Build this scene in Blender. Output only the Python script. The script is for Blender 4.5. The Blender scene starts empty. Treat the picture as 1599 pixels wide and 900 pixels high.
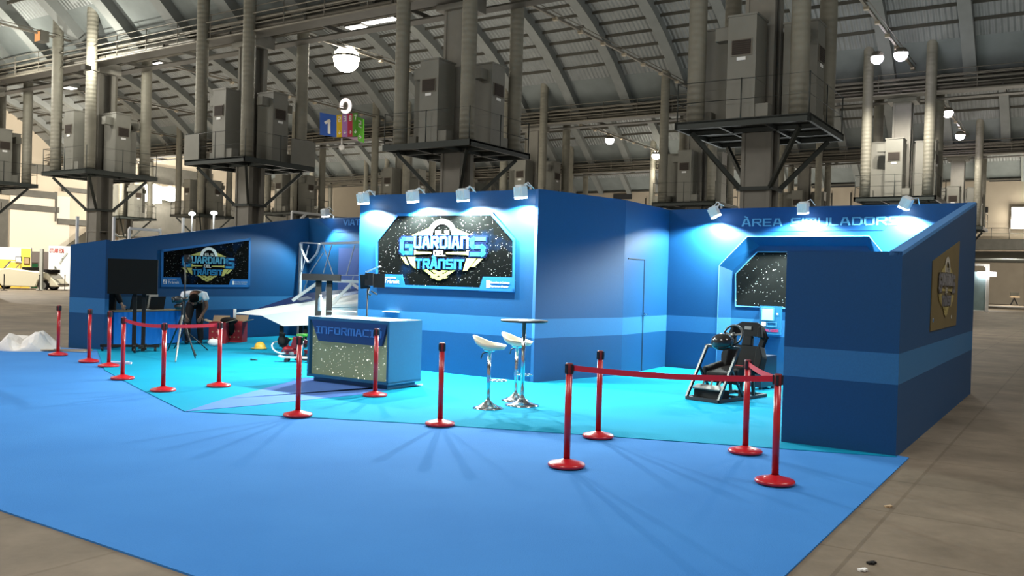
import bpy, bmesh, math, random
from mathutils import Vector, Matrix
random.seed(7)
sc = bpy.context.scene
COL = sc.collection
PI = math.pi

# ------------------------------------------------------------------ camera
HC = 1.77
FPX, PIT, ROL = 1377.73, 0.0113655, 0.0282724
cp, sp, cr, sr = math.cos(PIT), math.sin(PIT), math.cos(ROL), math.sin(ROL)
FW = Vector((0, cp, -sp)); R0 = Vector((1, 0, 0)); U0 = Vector((0, sp, cp))
RT = cr * R0 + sr * U0; UP = -sr * R0 + cr * U0
CAMP = Vector((0, 0, HC))
cam = bpy.data.cameras.new('camera'); co = bpy.data.objects.new('camera', cam); COL.objects.link(co)
cam.sensor_width = 36; cam.lens = FPX / 1599 * 36; cam.clip_end = 600
m3 = Matrix((RT, UP, -FW)).transposed()
co.matrix_world = Matrix.Translation(CAMP) @ m3.to_4x4()
sc.camera = co

# world / view
sc.view_settings.view_transform = 'Standard'; sc.view_settings.look = 'None'
sc.view_settings.gamma = 1; sc.view_settings.use_curve_mapping = False
sc.view_settings.exposure = 0.0
w = bpy.data.worlds.new('world'); sc.world = w; w.use_nodes = True
w.node_tree.nodes['Background'].inputs[0].default_value = (1.0, .93, .82, 1)
w.node_tree.nodes['Background'].inputs[1].default_value = .30

# hall axes: U runs along the pillar rows, V runs away from the camera
VA = math.radians(56.955)
V = Vector((math.cos(VA), math.sin(VA), 0)); U = Vector((V.y, -V.x, 0))
RU = math.atan2(U.y, U.x); RV = VA
def uv(u, v, z=0): return U * u + V * v + Vector((0, 0, z))
def ray(x, y): return FW + RT * (x - 799.5) / FPX - UP * (y - 450) / FPX
def at(x, y, h=0):                      # point on the level h seen in direction (x, y)
    d = ray(x, y); t = (HC - h) / -d.z
    p = CAMP + d * t; p.z = h
    return p
def onwall(x, y, O, D):                 # (distance along wall, height)
    d = ray(x, y); n = Vector((-D.y, D.x, 0)); t = (O - CAMP).dot(n) / d.dot(n)
    p = CAMP + d * t
    return (p - Vector((O.x, O.y, 0))).dot(D), p.z
def Pz(x, y, Y):
    d = ray(x, y); return CAMP + d * (Y / d.y)

# lights ------------------------------------------------------------------
def light(name, kind, loc, power, color=(1, 1, 1), size=.2, target=None, angle=None, blend=.5, sy=None):
    l = bpy.data.lights.new(name, kind); l.energy = power; l.color = color
    o = bpy.data.objects.new(name, l); COL.objects.link(o); o.location = loc
    if kind == 'AREA':
        l.size = size
        if sy: l.shape = 'RECTANGLE'; l.size_y = sy
    else: l.shadow_soft_size = size
    if kind == 'SPOT': l.spot_size = math.radians(angle); l.spot_blend = blend
    if target is not None:
        o.rotation_euler = (Vector(target) - Vector(loc)).to_track_quat('-Z', 'Y').to_euler()
    return o
WARM = (1, .93, .81); COOL = (.88, 1, .92)
# unseen area lights standing in for hall lamps high over the nave
for (u, v, e) in ((-5, -3, 1500), (-22, 3, 2100), (-42, 12, 2800), (6, 10, 1200)):
    light('nave_area_light', 'AREA', uv(u, v, 13), e, (1, .95, .89), 5, uv(u, v, 0))
# area lights added low in the hall to imitate floor bounce onto the vaults
NEU = (.92, 1, 1)
for (u, v, sx, sy, e, c) in ((-9, 4, 14, 7, 3000, WARM), (-36, 12, 16, 12, 1900, (1, .96, .84)), (9, 11, 9, 9, 1300, NEU), (-8, 35, 14, 12, 720, NEU), (-30, 35, 14, 12, 1150, WARM), (-56, 35, 16, 12, 1500, WARM), (14, 36, 14, 12, 650, NEU),
                       (-5, 57, 14, 10, 1000, WARM), (-30, 57, 16, 10, 1100, WARM), (-60, 57, 18, 10, 1800, WARM), (2, 79, 16, 10, 1700, WARM), (-32, 79, 16, 10, 1700, WARM), (22, 62, 12, 12, 1200, WARM)):
    light('bounce_fill_light', 'AREA', uv(u, v, 3.7), e, c, sx, uv(u, v, 20), sy=sy)
for (u, v, z, e) in ((-62, 30, 11, 13000), (-70, 45, 11, 8000), (-72, 60, 11, 3500), (-14, 79, 11, 2500), (8, 79, 11, 2500), (-8, 98, 5.5, 2500), (2, 115, 5.5, 4000), (-8, 130, 5.5, 4000), (-58, 18, 11, 4000), (-75, 30, 9, 2500)):
    light('hall_fill_light', 'SPOT', uv(u, v, z), e, WARM, .05, uv(u, v, 0), 150, .6)  # added spots that brighten the far floor and undercroft, without fittings

for (u, v, z, tu, tv, tz, e) in ((-64, 40, 10, -81, 40, 5, 12000), (-64, 58, 10, -81, 60, 6, 11000), (-66, 26, 9, -81, 28, 4, 12000), (-66, 76, 10, -81, 78, 6, 4500), (-8, 126, 5, -12, 145, 2.5, 3500), (4, 126, 5, 4, 145, 2.5, 3000),
                              (-20, 80, 4, -20, 90, 9, 2600), (-2, 80, 4, -2, 90, 9, 2600), (12, 80, 4, 12, 90, 9, 2600), (-40, 80, 4, -40, 90, 9, 2600)):
    light('wall_fill_light', 'SPOT', uv(u, v, z), e, WARM, .05, uv(tu, tv, tz), 140, .7)  # added spots that brighten the end, rear and gallery walls, without fittings

# ------------------------------------------------------------------ materials
MATS = {}
def mat(name, base, rough=.6, metal=0, noise=0, nscale=8, emit=None, est=0, bump=0, bscale=30, trans=0, spec=None, coat=0):
    if name in MATS: return MATS[name]
    m = bpy.data.materials.new(name); m.use_nodes = True; nt = m.node_tree; b = nt.nodes['Principled BSDF']
    b.inputs['Base Color'].default_value = (*base, 1); b.inputs['Roughness'].default_value = rough
    b.inputs['Metallic'].default_value = metal
    if spec is not None: b.inputs['Specular IOR Level'].default_value = spec
    if trans: b.inputs['Transmission Weight'].default_value = trans
    if coat: b.inputs['Coat Weight'].default_value = coat
    if emit: b.inputs['Emission Color'].default_value = (*emit, 1); b.inputs['Emission Strength'].default_value = est
    if noise:
        tc = nt.nodes.new('ShaderNodeTexCoord'); n = nt.nodes.new('ShaderNodeTexNoise'); n.inputs['Scale'].default_value = nscale; n.inputs['Detail'].default_value = 4
        nt.links.new(tc.outputs['Object'], n.inputs['Vector'])
        mx = nt.nodes.new('ShaderNodeMix'); mx.data_type = 'RGBA'
        mx.inputs[6].default_value = (*[c * (1 - noise) for c in base], 1); mx.inputs[7].default_value = (*[min(1, c * (1 + noise)) for c in base], 1)
        nt.links.new(n.outputs['Fac'], mx.inputs[0]); nt.links.new(mx.outputs[2], b.inputs['Base Color'])
    if bump:
        tc = nt.nodes.new('ShaderNodeTexCoord'); n = nt.nodes.new('ShaderNodeTexNoise'); n.inputs['Scale'].default_value = bscale
        nt.links.new(tc.outputs['Object'], n.inputs['Vector'])
        bp = nt.nodes.new('ShaderNodeBump'); bp.inputs['Strength'].default_value = bump; bp.inputs['Distance'].default_value = .02
        nt.links.new(n.outputs['Fac'], bp.inputs['Height']); nt.links.new(bp.outputs[0], b.inputs['Normal'])
    MATS[name] = m
    return m
def N(nt, t, **k):
    n = nt.nodes.new(t)
    for a, b in k.items(): setattr(n, a, b)
    return n
# booth paint: deep blue with the paler band between two heights
def paint(name, base, band, edge=False):
    m = mat(name, base, .5, spec=.35); nt = m.node_tree; b = nt.nodes['Principled BSDF']
    g = N(nt, 'ShaderNodeNewGeometry'); s = N(nt, 'ShaderNodeSeparateXYZ'); nt.links.new(g.outputs['Position'], s.inputs[0])
    a = N(nt, 'ShaderNodeMath', operation='GREATER_THAN'); a.inputs[1].default_value = .765
    c = N(nt, 'ShaderNodeMath', operation='LESS_THAN'); c.inputs[1].default_value = 1.09
    d = N(nt, 'ShaderNodeMath', operation='MULTIPLY')
    nt.links.new(s.outputs[2], a.inputs[0]); nt.links.new(s.outputs[2], c.inputs[0]); nt.links.new(a.outputs[0], d.inputs[0]); nt.links.new(c.outputs[0], d.inputs[1])
    n = N(nt, 'ShaderNodeTexNoise'); n.inputs['Scale'].default_value = 60; nt.links.new(g.outputs['Position'], n.inputs['Vector'])
    mx = N(nt, 'ShaderNodeMix', data_type='RGBA'); mx.inputs[6].default_value = (*base, 1); mx.inputs[7].default_value = (*band, 1)
    nt.links.new(d.outputs[0], mx.inputs[0])
    m2 = N(nt, 'ShaderNodeMix', data_type='RGBA', blend_type='MULTIPLY'); m2.inputs[0].default_value = .25
    nt.links.new(mx.outputs[2], m2.inputs[6]); nt.links.new(n.outputs['Fac'], m2.inputs[7]); nt.links.new(m2.outputs[2], b.inputs['Base Color'])
    return m
PAINT = paint('booth_blue_paint', (.004, .068, .195), (.028, .165, .38))
NAVY = mat('navy_print', (.003, .045, .16), .6, spec=.2)
LTBLUE = mat('pale_blue_line', (.08, .30, .52), .6)
COUNTERB = mat('counter_blue', (.010, .12, .25), .5, noise=.08, nscale=30)
def carpet(name, base, dark):
    m = mat(name, base, .95, spec=.1); nt = m.node_tree; b = nt.nodes['Principled BSDF']
    g = N(nt, 'ShaderNodeNewGeometry'); n = N(nt, 'ShaderNodeTexNoise'); n.inputs['Scale'].default_value = .9; n.inputs['Detail'].default_value = 6
    n2 = N(nt, 'ShaderNodeTexNoise'); n2.inputs['Scale'].default_value = 90
    for q in (n, n2): nt.links.new(g.outputs['Position'], q.inputs['Vector'])
    ad = N(nt, 'ShaderNodeMath', operation='MULTIPLY_ADD'); ad.inputs[1].default_value = .5
    nt.links.new(n2.outputs['Fac'], ad.inputs[0]); nt.links.new(n.outputs['Fac'], ad.inputs[2])
    rp = N(nt, 'ShaderNodeMapRange'); rp.inputs[1].default_value = .45; rp.inputs[2].default_value = 1.05
    nt.links.new(ad.outputs[0], rp.inputs[0])
    mx = N(nt, 'ShaderNodeMix', data_type='RGBA'); mx.inputs[6].default_value = (*dark, 1); mx.inputs[7].default_value = (*base, 1)
    nt.links.new(rp.outputs[0], mx.inputs[0]); nt.links.new(mx.outputs[2], b.inputs['Base Color'])
    bp = N(nt, 'ShaderNodeBump'); bp.inputs['Strength'].default_value = .3; bp.inputs['Distance'].default_value = .01
    nt.links.new(n2.outputs['Fac'], bp.inputs['Height']); nt.links.new(bp.outputs[0], b.inputs['Normal'])
    return m
CARP = carpet('royal_blue_carpet', (.052, .22, .56), (.041, .185, .50))
CYAN = carpet('cyan_carpet', (.003, .26, .43), (.002, .225, .385))
def concrete():
    m = mat('hall_floor', (.2, .17, .13), .7, spec=.35); nt = m.node_tree; b = nt.nodes['Principled BSDF']
    g = N(nt, 'ShaderNodeNewGeometry')
    mp = N(nt, 'ShaderNodeMapping'); mp.inputs['Rotation'].default_value = (0, 0, -RU); nt.links.new(g.outputs['Position'], mp.inputs[0])
    br = N(nt, 'ShaderNodeTexBrick'); br.offset = 0; br.inputs['Scale'].default_value = .8; br.inputs['Mortar Size'].default_value = .012
    br.inputs['Color1'].default_value = (.8, .8, .8, 1); br.inputs['Color2'].default_value = (1, 1, 1, 1); br.inputs['Mortar'].default_value = (.55, .52, .48, 1)
    br.inputs['Brick Width'].default_value = 1; br.inputs['Row Height'].default_value = 1
    nt.links.new(mp.outputs[0], br.inputs['Vector'])
    n = N(nt, 'ShaderNodeTexNoise'); n.inputs['Scale'].default_value = .7; n.inputs['Detail'].default_value = 9; n.inputs['Roughness'].default_value = .7
    nt.links.new(g.outputs['Position'], n.inputs['Vector'])
    cr_ = N(nt, 'ShaderNodeValToRGB'); cr_.color_ramp.elements[0].color = (.10, .080, .056, 1); cr_.color_ramp.elements[0].position = .3
    cr_.color_ramp.elements[1].color = (.25, .205, .15, 1); cr_.color_ramp.elements[1].position = .72
    nt.links.new(n.outputs['Fac'], cr_.inputs[0])
    mx = N(nt, 'ShaderNodeMix', data_type='RGBA', blend_type='MULTIPLY'); mx.inputs[0].default_value = .6
    nt.links.new(cr_.outputs[0], mx.inputs[6]); nt.links.new(br.outputs[0], mx.inputs[7]); nt.links.new(mx.outputs[2], b.inputs['Base Color'])
    return m
FLOORM = concrete()
def wavebump(name, base, rough, metal, axis, scale, strength, dist=.03):
    m = mat(name, base, rough, metal); nt = m.node_tree; b = nt.nodes['Principled BSDF']
    tc = N(nt, 'ShaderNodeTexCoord'); wv = N(nt, 'ShaderNodeTexWave', bands_direction=axis); wv.inputs['Scale'].default_value = scale
    nt.links.new(tc.outputs['Object'], wv.inputs['Vector'])
    bp = N(nt, 'ShaderNodeBump'); bp.inputs['Strength'].default_value = strength; bp.inputs['Distance'].default_value = dist
    nt.links.new(wv.outputs['Fac'], bp.inputs['Height']); nt.links.new(bp.outputs[0], b.inputs['Normal'])
    n = N(nt, 'ShaderNodeTexNoise'); n.inputs['Scale'].default_value = 1.3; n.inputs['Detail'].default_value = 5; nt.links.new(tc.outputs['Object'], n.inputs['Vector'])
    mx = N(nt, 'ShaderNodeMix', data_type='RGBA'); mx.inputs[6].default_value = (*[c * .7 for c in base], 1); mx.inputs[7].default_value = (*[c * 1.3 for c in base], 1)
    nt.links.new(n.outputs['Fac'], mx.inputs[0]); nt.links.new(mx.outputs[2], b.inputs['Base Color'])
    return m
DUCT = wavebump('spiral_duct_steel', (.20, .19, .15), .6, .1, 'Z', 1.7, .3)
SHEET = wavebump('corrugated_sheet', (.25, .265, .26), .6, .2, 'X', 1.3, .9, .06)
SHELL = mat('vault_concrete', (.17, .19, .185), .85, noise=.25, nscale=1.2)
RIB = mat('rib_concrete', (.19, .20, .19), .8, noise=.2, nscale=1.5)
UNIT = mat('unit_grey_paint', (.19, .187, .16), .5, .15, noise=.15, nscale=2)
STEEL = mat('dark_green_steel', (.035, .042, .038), .5, .3)
BEAMM = mat('beam_steel', (.09, .085, .07), .6, .3, noise=.3, nscale=2)
PIPEM = mat('pipe_grey', (.17, .155, .125), .5, .3)
COLM = mat('column_steel', (.23, .22, .19), .55, .2, noise=.25, nscale=1.5)
GRILLE = mat('grille_dark', (.035, .025, .018), .7)
WHITE = mat('white_paint', (.8, .8, .78), .5)
WHITEP = mat('white_plastic', (.82, .82, .80), .35)
BEIGE = mat('wall_plaster', (.50, .43, .33), .9, noise=.12, nscale=.5)
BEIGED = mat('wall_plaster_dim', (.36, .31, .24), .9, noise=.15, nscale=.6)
DARKR = mat('dark_opening', (.02, .02, .02), .8)
BLACK = mat('black_plastic', (.012, .012, .013), .4)
BLACKM = mat('matt_black', (.015, .014, .014), .85, spec=.2)
RED = mat('red_lacquer', (.48, .010, .018), .28, coat=.3)
REDB = mat('red_belt', (.60, .012, .035), .7)
CHROME = mat('chrome', (.75, .75, .76), .12, 1)
def emis(name, c, s): return mat(name, (0, 0, 0), 1, emit=c, est=s)
LENS = emis('flood_lens', (.9, 1, 1), 30)
BULB = emis('hall_bulb', (1, .93, .78), 60)
BULBV = emis('hall_bulb_violet', (.95, .88, 1), 45)
TUBEM = emis('tube_light', (1, .97, .9), 6)
def starfield(name, scale, thr, bg, star, est=0, nebula=True, bge=0):
    m = mat(name, bg, .9, spec=.0); nt = m.node_tree; b = nt.nodes['Principled BSDF']
    tc = N(nt, 'ShaderNodeTexCoord')
    outs = []
    for k, (s, t) in enumerate(((scale, thr), (scale * .42, thr * .8))):
        vo = N(nt, 'ShaderNodeTexVoronoi'); vo.inputs['Scale'].default_value = s; nt.links.new(tc.outputs['Object'], vo.inputs['Vector'])
        sx = N(nt, 'ShaderNodeSeparateXYZ'); nt.links.new(vo.outputs['Color'], sx.inputs[0])
        th = N(nt, 'ShaderNodeMath', operation='MULTIPLY'); th.inputs[1].default_value = t; nt.links.new(sx.outputs[0], th.inputs[0])
        lt = N(nt, 'ShaderNodeMath', operation='LESS_THAN'); nt.links.new(vo.outputs['Distance'], lt.inputs[0]); nt.links.new(th.outputs[0], lt.inputs[1])
        outs.append(lt)
    mxm = N(nt, 'ShaderNodeMath', operation='MAXIMUM'); nt.links.new(outs[0].outputs[0], mxm.inputs[0]); nt.links.new(outs[1].outputs[0], mxm.inputs[1])
    n = N(nt, 'ShaderNodeTexNoise'); n.inputs['Scale'].default_value = 1.1; n.inputs['Detail'].default_value = 5; nt.links.new(tc.outputs['Object'], n.inputs['Vector'])
    cr_ = N(nt, 'ShaderNodeValToRGB'); cr_.color_ramp.elements[0].position = .56; cr_.color_ramp.elements[1].position = .8
    cr_.color_ramp.elements[0].color = (*bg, 1); cr_.color_ramp.elements[1].color = ((.003, .02, .065, 1) if nebula else (*[c * 1.5 for c in bg], 1))
    nt.links.new(n.outputs['Fac'], cr_.inputs[0])
    mx = N(nt, 'ShaderNodeMix', data_type='RGBA'); mx.inputs[7].default_value = (*star, 1)
    nt.links.new(mxm.outputs[0], mx.inputs[0]); nt.links.new(cr_.outputs[0], mx.inputs[6]); nt.links.new(mx.outputs[2], b.inputs['Base Color'])
    if est:
        nt.links.new(mx.outputs[2], b.inputs['Emission Color']); b.inputs['Emission Strength'].default_value = est
    return m
STARS2 = starfield('starfield_plain', 24, .18, (.008, .009, .009), (.85, .88, .85), nebula=False)
STARS = starfield('starfield_print', 36, .15, (.004, .0045, .0045), (.85, .88, .85))
BACKLIT = starfield('backlit_starfield', 27, .22, (.105, .135, .09), (1, 1, .8), est=.95, nebula=False)
LOGOB = mat('logo_blue', (.02, .20, .42), .7, spec=.1)
LOGOC = mat('logo_cyan', (.09, .36, .52), .7, spec=.1)
LOGOD = mat('logo_outline', (.002, .010, .05), .8, spec=.1)
LOGOY = mat('logo_yellow', (.42, .40, .12), .7, spec=.1)
LOGOW = mat('logo_white', (.70, .72, .70), .7, spec=.1)
PANELB = mat('panel_frame_blue', (.008, .12, .36), .6, spec=.2)

# ------------------------------------------------------------------ mesh helpers
class MB:
    def __init__(s): s.v = []; s.f = []; s.sm = []
    def add(s, vs, fs, smooth=False, M=None):
        o = len(s.v)
        for p in vs:
            p = Vector(p)
            s.v.append(M @ p if M else p)
        for f in fs: s.f.append([o + i for i in f]); s.sm.append(smooth)
        return s
    def box(s, c, d, M=None, rz=0):
        x, y, z = d[0] / 2, d[1] / 2, d[2] / 2
        vs = [Vector((i * x, j * y, k * z)) for i in (-1, 1) for j in (-1, 1) for k in (-1, 1)]
        if rz: R = Matrix.Rotation(rz, 3, 'Z'); vs = [R @ a for a in vs]
        vs = [a + Vector(c) for a in vs]
        return s.add(vs, [(0, 1, 3, 2), (4, 6, 7, 5), (0, 4, 5, 1), (2, 3, 7, 6), (0, 2, 6, 4), (1, 5, 7, 3)], False, M)
    def bar(s, a, b, wd, hg=None, up=(0, 0, 1), M=None):     # rectangular bar from a to b
        a = Vector(a); b = Vector(b); hg = hg or wd; d = (b - a).normalized(); up = Vector(up)
        if abs(d.dot(up)) > .98: up = Vector((1, 0, 0))
        sx = d.cross(up).normalized() * wd / 2; sy = sx.cross(d).normalized() * hg / 2
        vs = [a - sx - sy, a + sx - sy, a + sx + sy, a - sx + sy, b - sx - sy, b + sx - sy, b + sx + sy, b - sx + sy]
        return s.add(vs, [(0, 1, 2, 3), (7, 6, 5, 4), (0, 4, 5, 1), (1, 5, 6, 2), (2, 6, 7, 3), (3, 7, 4, 0)], False, M)
    def tube(s, pts, r, n=10, closed=False, M=None, cap=True):
        pts = [Vector(p) for p in pts]; rs = r if isinstance(r, (list, tuple)) else [r] * len(pts)
        vs = []; fs = []; L = len(pts); prev = None
        for i, p in enumerate(pts):
            if closed: d = (pts[(i + 1) % L] - pts[i - 1]).normalized()
            else: d = (pts[min(i + 1, L - 1)] - pts[max(i - 1, 0)]).normalized()
            if prev is None:
                a = Vector((0, 0, 1)) if abs(d.z) < .9 else Vector((1, 0, 0)); x = d.cross(a).normalized()
            else: x = (prev - d * prev.dot(d)).normalized()
            prev = x; y = d.cross(x)
            for k in range(n):
                t = 2 * PI * k / n; vs.append(p + (x * math.cos(t) + y * math.sin(t)) * rs[i])
        for i in range(L if closed else L - 1):
            j = (i + 1) % L
            for k in range(n): fs.append((i * n + k, i * n + (k + 1) % n, j * n + (k + 1) % n, j * n + k))
        s.add(vs, fs, True, M)
        if cap and not closed:
            o = len(s.v) - len(vs)
            s.f.append([o + k for k in range(n)][::-1]); s.sm.append(False)
            s.f.append([o + (L - 1) * n + k for k in range(n)]); s.sm.append(False)
        return s
    def lathe(s, prof, n=24, c=(0, 0, 0), M=None, smooth=True):
        vs = []; fs = []; c = Vector(c)
        for (r, z) in prof:
            for k in range(n): t = 2 * PI * k / n; vs.append(c + Vector((r * math.cos(t), r * math.sin(t), z)))
        for i in range(len(prof) - 1):
            for k in range(n): fs.append((i * n + k, i * n + (k + 1) % n, (i + 1) * n + (k + 1) % n, (i + 1) * n + k))
        return s.add(vs, fs, smooth, M)
    def prism(s, poly, y0, y1, M=None):       # poly in x,z ; extruded along y
        n = len(poly); vs = [(p[0], y0, p[1]) for p in poly] + [(p[0], y1, p[1]) for p in poly]
        fs = [tuple(range(n)), tuple(range(2 * n - 1, n - 1, -1))] + [(i, i + n, (i + 1) % n + n, (i + 1) % n) for i in range(n)]
        return s.add(vs, fs, False, M)
    def slab(s, poly, z0, z1, M=None):        # poly in x,y ; extruded along z
        n = len(poly); vs = [(p[0], p[1], z0) for p in poly] + [(p[0], p[1], z1) for p in poly]
        fs = [tuple(range(n))[::-1], tuple(range(n, 2 * n))] + [(i, (i + 1) % n, (i + 1) % n + n, i + n) for i in range(n)]
        return s.add(vs, fs, False, M)
    def ball(s, c, r, n=12, M=None):
        r = Vector(r) if not isinstance(r, (int, float)) else Vector((r, r, r)); vs = []; fs = []; c = Vector(c); m = n // 2
        for i in range(m + 1):
            ph = PI * i / m
            for k in range(n): t = 2 * PI * k / n; vs.append(c + Vector((r.x * math.sin(ph) * math.cos(t), r.y * math.sin(ph) * math.sin(t), r.z * math.cos(ph))))
        for i in range(m):
            for k in range(n): fs.append((i * n + k, (i + 1) * n + k, (i + 1) * n + (k + 1) % n, i * n + (k + 1) % n))
        return s.add(vs, fs, True, M)
    def build(s, name, m, parent=None, loc=None, rz=None, fix=True):
        me = bpy.data.meshes.new(name); me.from_pydata([tuple(v) for v in s.v], [], s.f); me.polygons.foreach_set('use_smooth', s.sm)
        me.update()
        if fix:
            bm = bmesh.new(); bm.from_mesh(me); bmesh.ops.remove_doubles(bm, verts=bm.verts, dist=1e-5); bmesh.ops.recalc_face_normals(bm, faces=bm.faces); bm.to_mesh(me); bm.free()
        me.materials.append(m); o = bpy.data.objects.new(name, me); COL.objects.link(o)
        if parent: o.parent = parent
        if loc is not None: o.location = loc
        if rz is not None: o.rotation_euler = (0, 0, rz)
        return o
def tag(o, label=None, cat=None, group=None, kind=None):
    if label: o['label'] = label
    if cat: o['category'] = cat
    if group: o['group'] = group
    if kind: o['kind'] = kind
    return o
def thing(name, label, cat, loc, rz=0, group=None):
    o = bpy.data.objects.new(name, None); COL.objects.link(o); o.location = loc; o.rotation_euler = (0, 0, rz); o.empty_display_size = .1
    return tag(o, label, cat, group)
def struct(o): o['kind'] = 'structure'; return o
def copy_tree(o, parent=None):
    c = o.copy(); COL.objects.link(c); c.parent = parent
    for ch in o.children: copy_tree(ch, c)
    return c

# stroke lettering ----------------------------------------------------------
GL = {
 'A': (4, [[(0, 0), (1.3, 6), (2.7, 6), (4, 0)], [(.7, 2), (3.3, 2)]]),
 'C': (4, [[(4, 6), (.5, 6), (0, 5.5), (0, .5), (.5, 0), (4, 0)]]),
 'D': (4, [[(0, 0), (0, 6), (3, 6), (4, 5), (4, 1), (3, 0), (0, 0)]]),
 'E': (3.6, [[(3.6, 6), (0, 6), (0, 0), (3.6, 0)], [(0, 3), (3.2, 3)]]),
 'F': (3.6, [[(3.6, 6), (0, 6), (0, 0)], [(0, 3), (3.2, 3)]]),
 'G': (4, [[(4, 6), (.8, 6), (0, 5.2), (0, .8), (.8, 0), (4, 0), (4, 3), (2.2, 3)]]),
 'I': (0, [[(0, 0), (0, 6)]]),
 'J': (2.4, [[(0, 6), (2.4, 6)], [(1.2, 6), (1.2, 0)], [(0, 0), (2.4, 0)]]),   # I with bars
 'L': (3.4, [[(0, 6), (0, 0), (3.4, 0)]]),
 'M': (4.6, [[(0, 0), (0, 6), (4.6, 6), (4.6, 0)], [(2.3, 6), (2.3, 0)]]),
 'N': (4, [[(0, 0), (0, 6), (3.3, 6), (4, 5.3), (4, 0)]]),
 'O': (4, [[(.6, 0), (0, .6), (0, 5.4), (.6, 6), (3.4, 6), (4, 5.4), (4, .6), (3.4, 0), (.6, 0)]]),
 'R': (4, [[(0, 0), (0, 6), (3.4, 6), (4, 5.4), (4, 3.4), (3.6, 3), (0, 3)], [(2, 3), (4, 0)]]),
 'S': (4, [[(4, 6), (.5, 6), (0, 5.5), (0, 3.5), (.5, 3), (3.5, 3), (4, 2.5), (4, .5), (3.5, 0), (0, 0)]]),
 'T': (4, [[(0, 6), (4, 6)], [(2, 6), (2, 0)]]),
 'U': (4, [[(0, 6), (0, .6), (.6, 0), (3.4, 0), (4, .6), (4, 6)]]),
 'V': (4, [[(0, 6), (2, 0), (4, 6)]]),
 '1': (1.6, [[(0, 4.8), (1.6, 6), (1.6, 0)]]), '2': (4, [[(0, 6), (4, 6), (4, 3), (0, 3), (0, 0), (4, 0)]]),
 '3': (4, [[(0, 6), (4, 6), (4, 0), (0, 0)], [(.8, 3), (4, 3)]]), '8': (4, [[(0, 0), (0, 6), (4, 6), (4, 0), (0, 0)], [(0, 3), (4, 3)]]),
 '7': (4, [[(0, 6), (4, 6), (1.6, 0)]]),
 ' ': (2, []),
}
ACC = {'À': ('A', [[(1.3, 8.4), (2.4, 7.4)]]), 'Ó': ('O', [[(1.8, 7.4), (2.9, 8.4)]])}
def word(mb, text, x0, x1, z0, z1, sw=.9, gap=1.7, y=0, t=.004, grow=0):
    """stroke letters of text filling the box x0..x1, z0..z1 (cap height)"""
    gl = []; W = 0
    for ch in text:
        ex = []
        if ch in ACC: ch, ex = ACC[ch]
        wd, st = GL[ch]; gl.append((W, st + ex)); W += wd + gap
    W -= gap; W += sw; kx = (x1 - x0) / W; kz = (z1 - z0) / (6 + sw)
    for ox, st in gl:
        for pl in st:
            for (a, b) in zip(pl, pl[1:]):
                A = Vector((ox + a[0], a[1])); B = Vector((ox + b[0], b[1])); d = (B - A).normalized(); n = Vector((-d.y, d.x)); h = sw / 2 + grow
                A2 = A - d * h; B2 = B + d * h
                q = [A2 - n * h, B2 - n * h, B2 + n * h, A2 + n * h]
                mb.prism([(x0 + (p.x + sw / 2) * kx, z0 + (p.y + sw / 2) * kz) for p in q], y - t, y)
    return mb
def font_text(name, body, size, x, z, y, m, parent, width=None):
    c = bpy.data.curves.new(name, 'FONT'); c.body = body; c.size = size; c.extrude = .001
    o = bpy.data.objects.new(name, c); COL.objects.link(o)
    bpy.context.view_layer.update()
    me = bpy.data.meshes.new_from_object(o.evaluated_get(bpy.context.evaluated_depsgraph_get())); bpy.data.objects.remove(o)
    xs = [v.co.x for v in me.vertices]; sx = width / (max(xs) - min(xs)) if width else 1
    for v in me.vertices: v.co = Vector((x + v.co.x * sx, y - .001 + v.co.z * -1, z + v.co.y))
    me.materials.append(m); p = bpy.data.objects.new(name, me); COL.objects.link(p); p.parent = parent
    return p

# ================================================================== THE HALL
RM = Matrix(((U.x, V.x, 0, 0), (U.y, V.y, 0, 0), (0, 0, 1, 0), (0, 0, 0, 1)))   # hall axes -> world
fl = MB().slab([(-90, -30), (60, -30), (60, 150), (-90, 150)], -.2, 0).build('floor', FLOORM, rz=RU); struct(fl)
ROWS = (24.2, 46.1, 68.0, 89.9)
SPR = 11.9
def arch(v):
    if v < 24.2: c, hs, cr_ = 5.1, 19.1, 8.9
    else:
        k = int((v - 24.2) // 21.9); c, hs, cr_ = 24.2 + 21.9 * k + 10.95, 10.95, 5.1
    return SPR + cr_ * (1 - ((v - c) / hs) ** 2)
UL, URR = -81.0, 45.0
def vault(v0, v1, n, name, inset=1.3):
    steps = [v0 + (v1 - v0) * i / n for i in range(n + 1)]
    sh = MB(); cs = MB(); pu = MB()
    for a, b in zip(steps, steps[1:]):
        ha, hb = arch(a + 1e-6), arch(b - 1e-6); low = min(a - v0, v1 - b) < inset
        tgt = cs if low else sh
        tgt.add([(UL, a, ha), (URR, a, ha), (URR, b, hb), (UL, b, hb), (UL, a, ha + .12), (URR, a, ha + .12), (URR, b, hb + .12), (UL, b, hb + .12)], [(0, 1, 2, 3), (7, 6, 5, 4), (0, 4, 5, 1), (2, 6, 7, 3), (1, 5, 6, 2), (0, 3, 7, 4)])
        if not low: pu.bar((UL, a, ha - .07), (URR, a, ha - .07), .07, .15)
    struct(sh.build(name, SHEET, rz=RU)); struct(cs.build(name, SHELL, rz=RU)); struct(pu.build('trim_purlins', BEAMM, rz=RU))
vault(24.2, 46.1, 28, 'ceiling'); vault(46.1, 68, 28, 'ceiling'); vault(68, 89.9, 28, 'ceiling'); vault(-14, 24.2, 46, 'ceiling')
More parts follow.
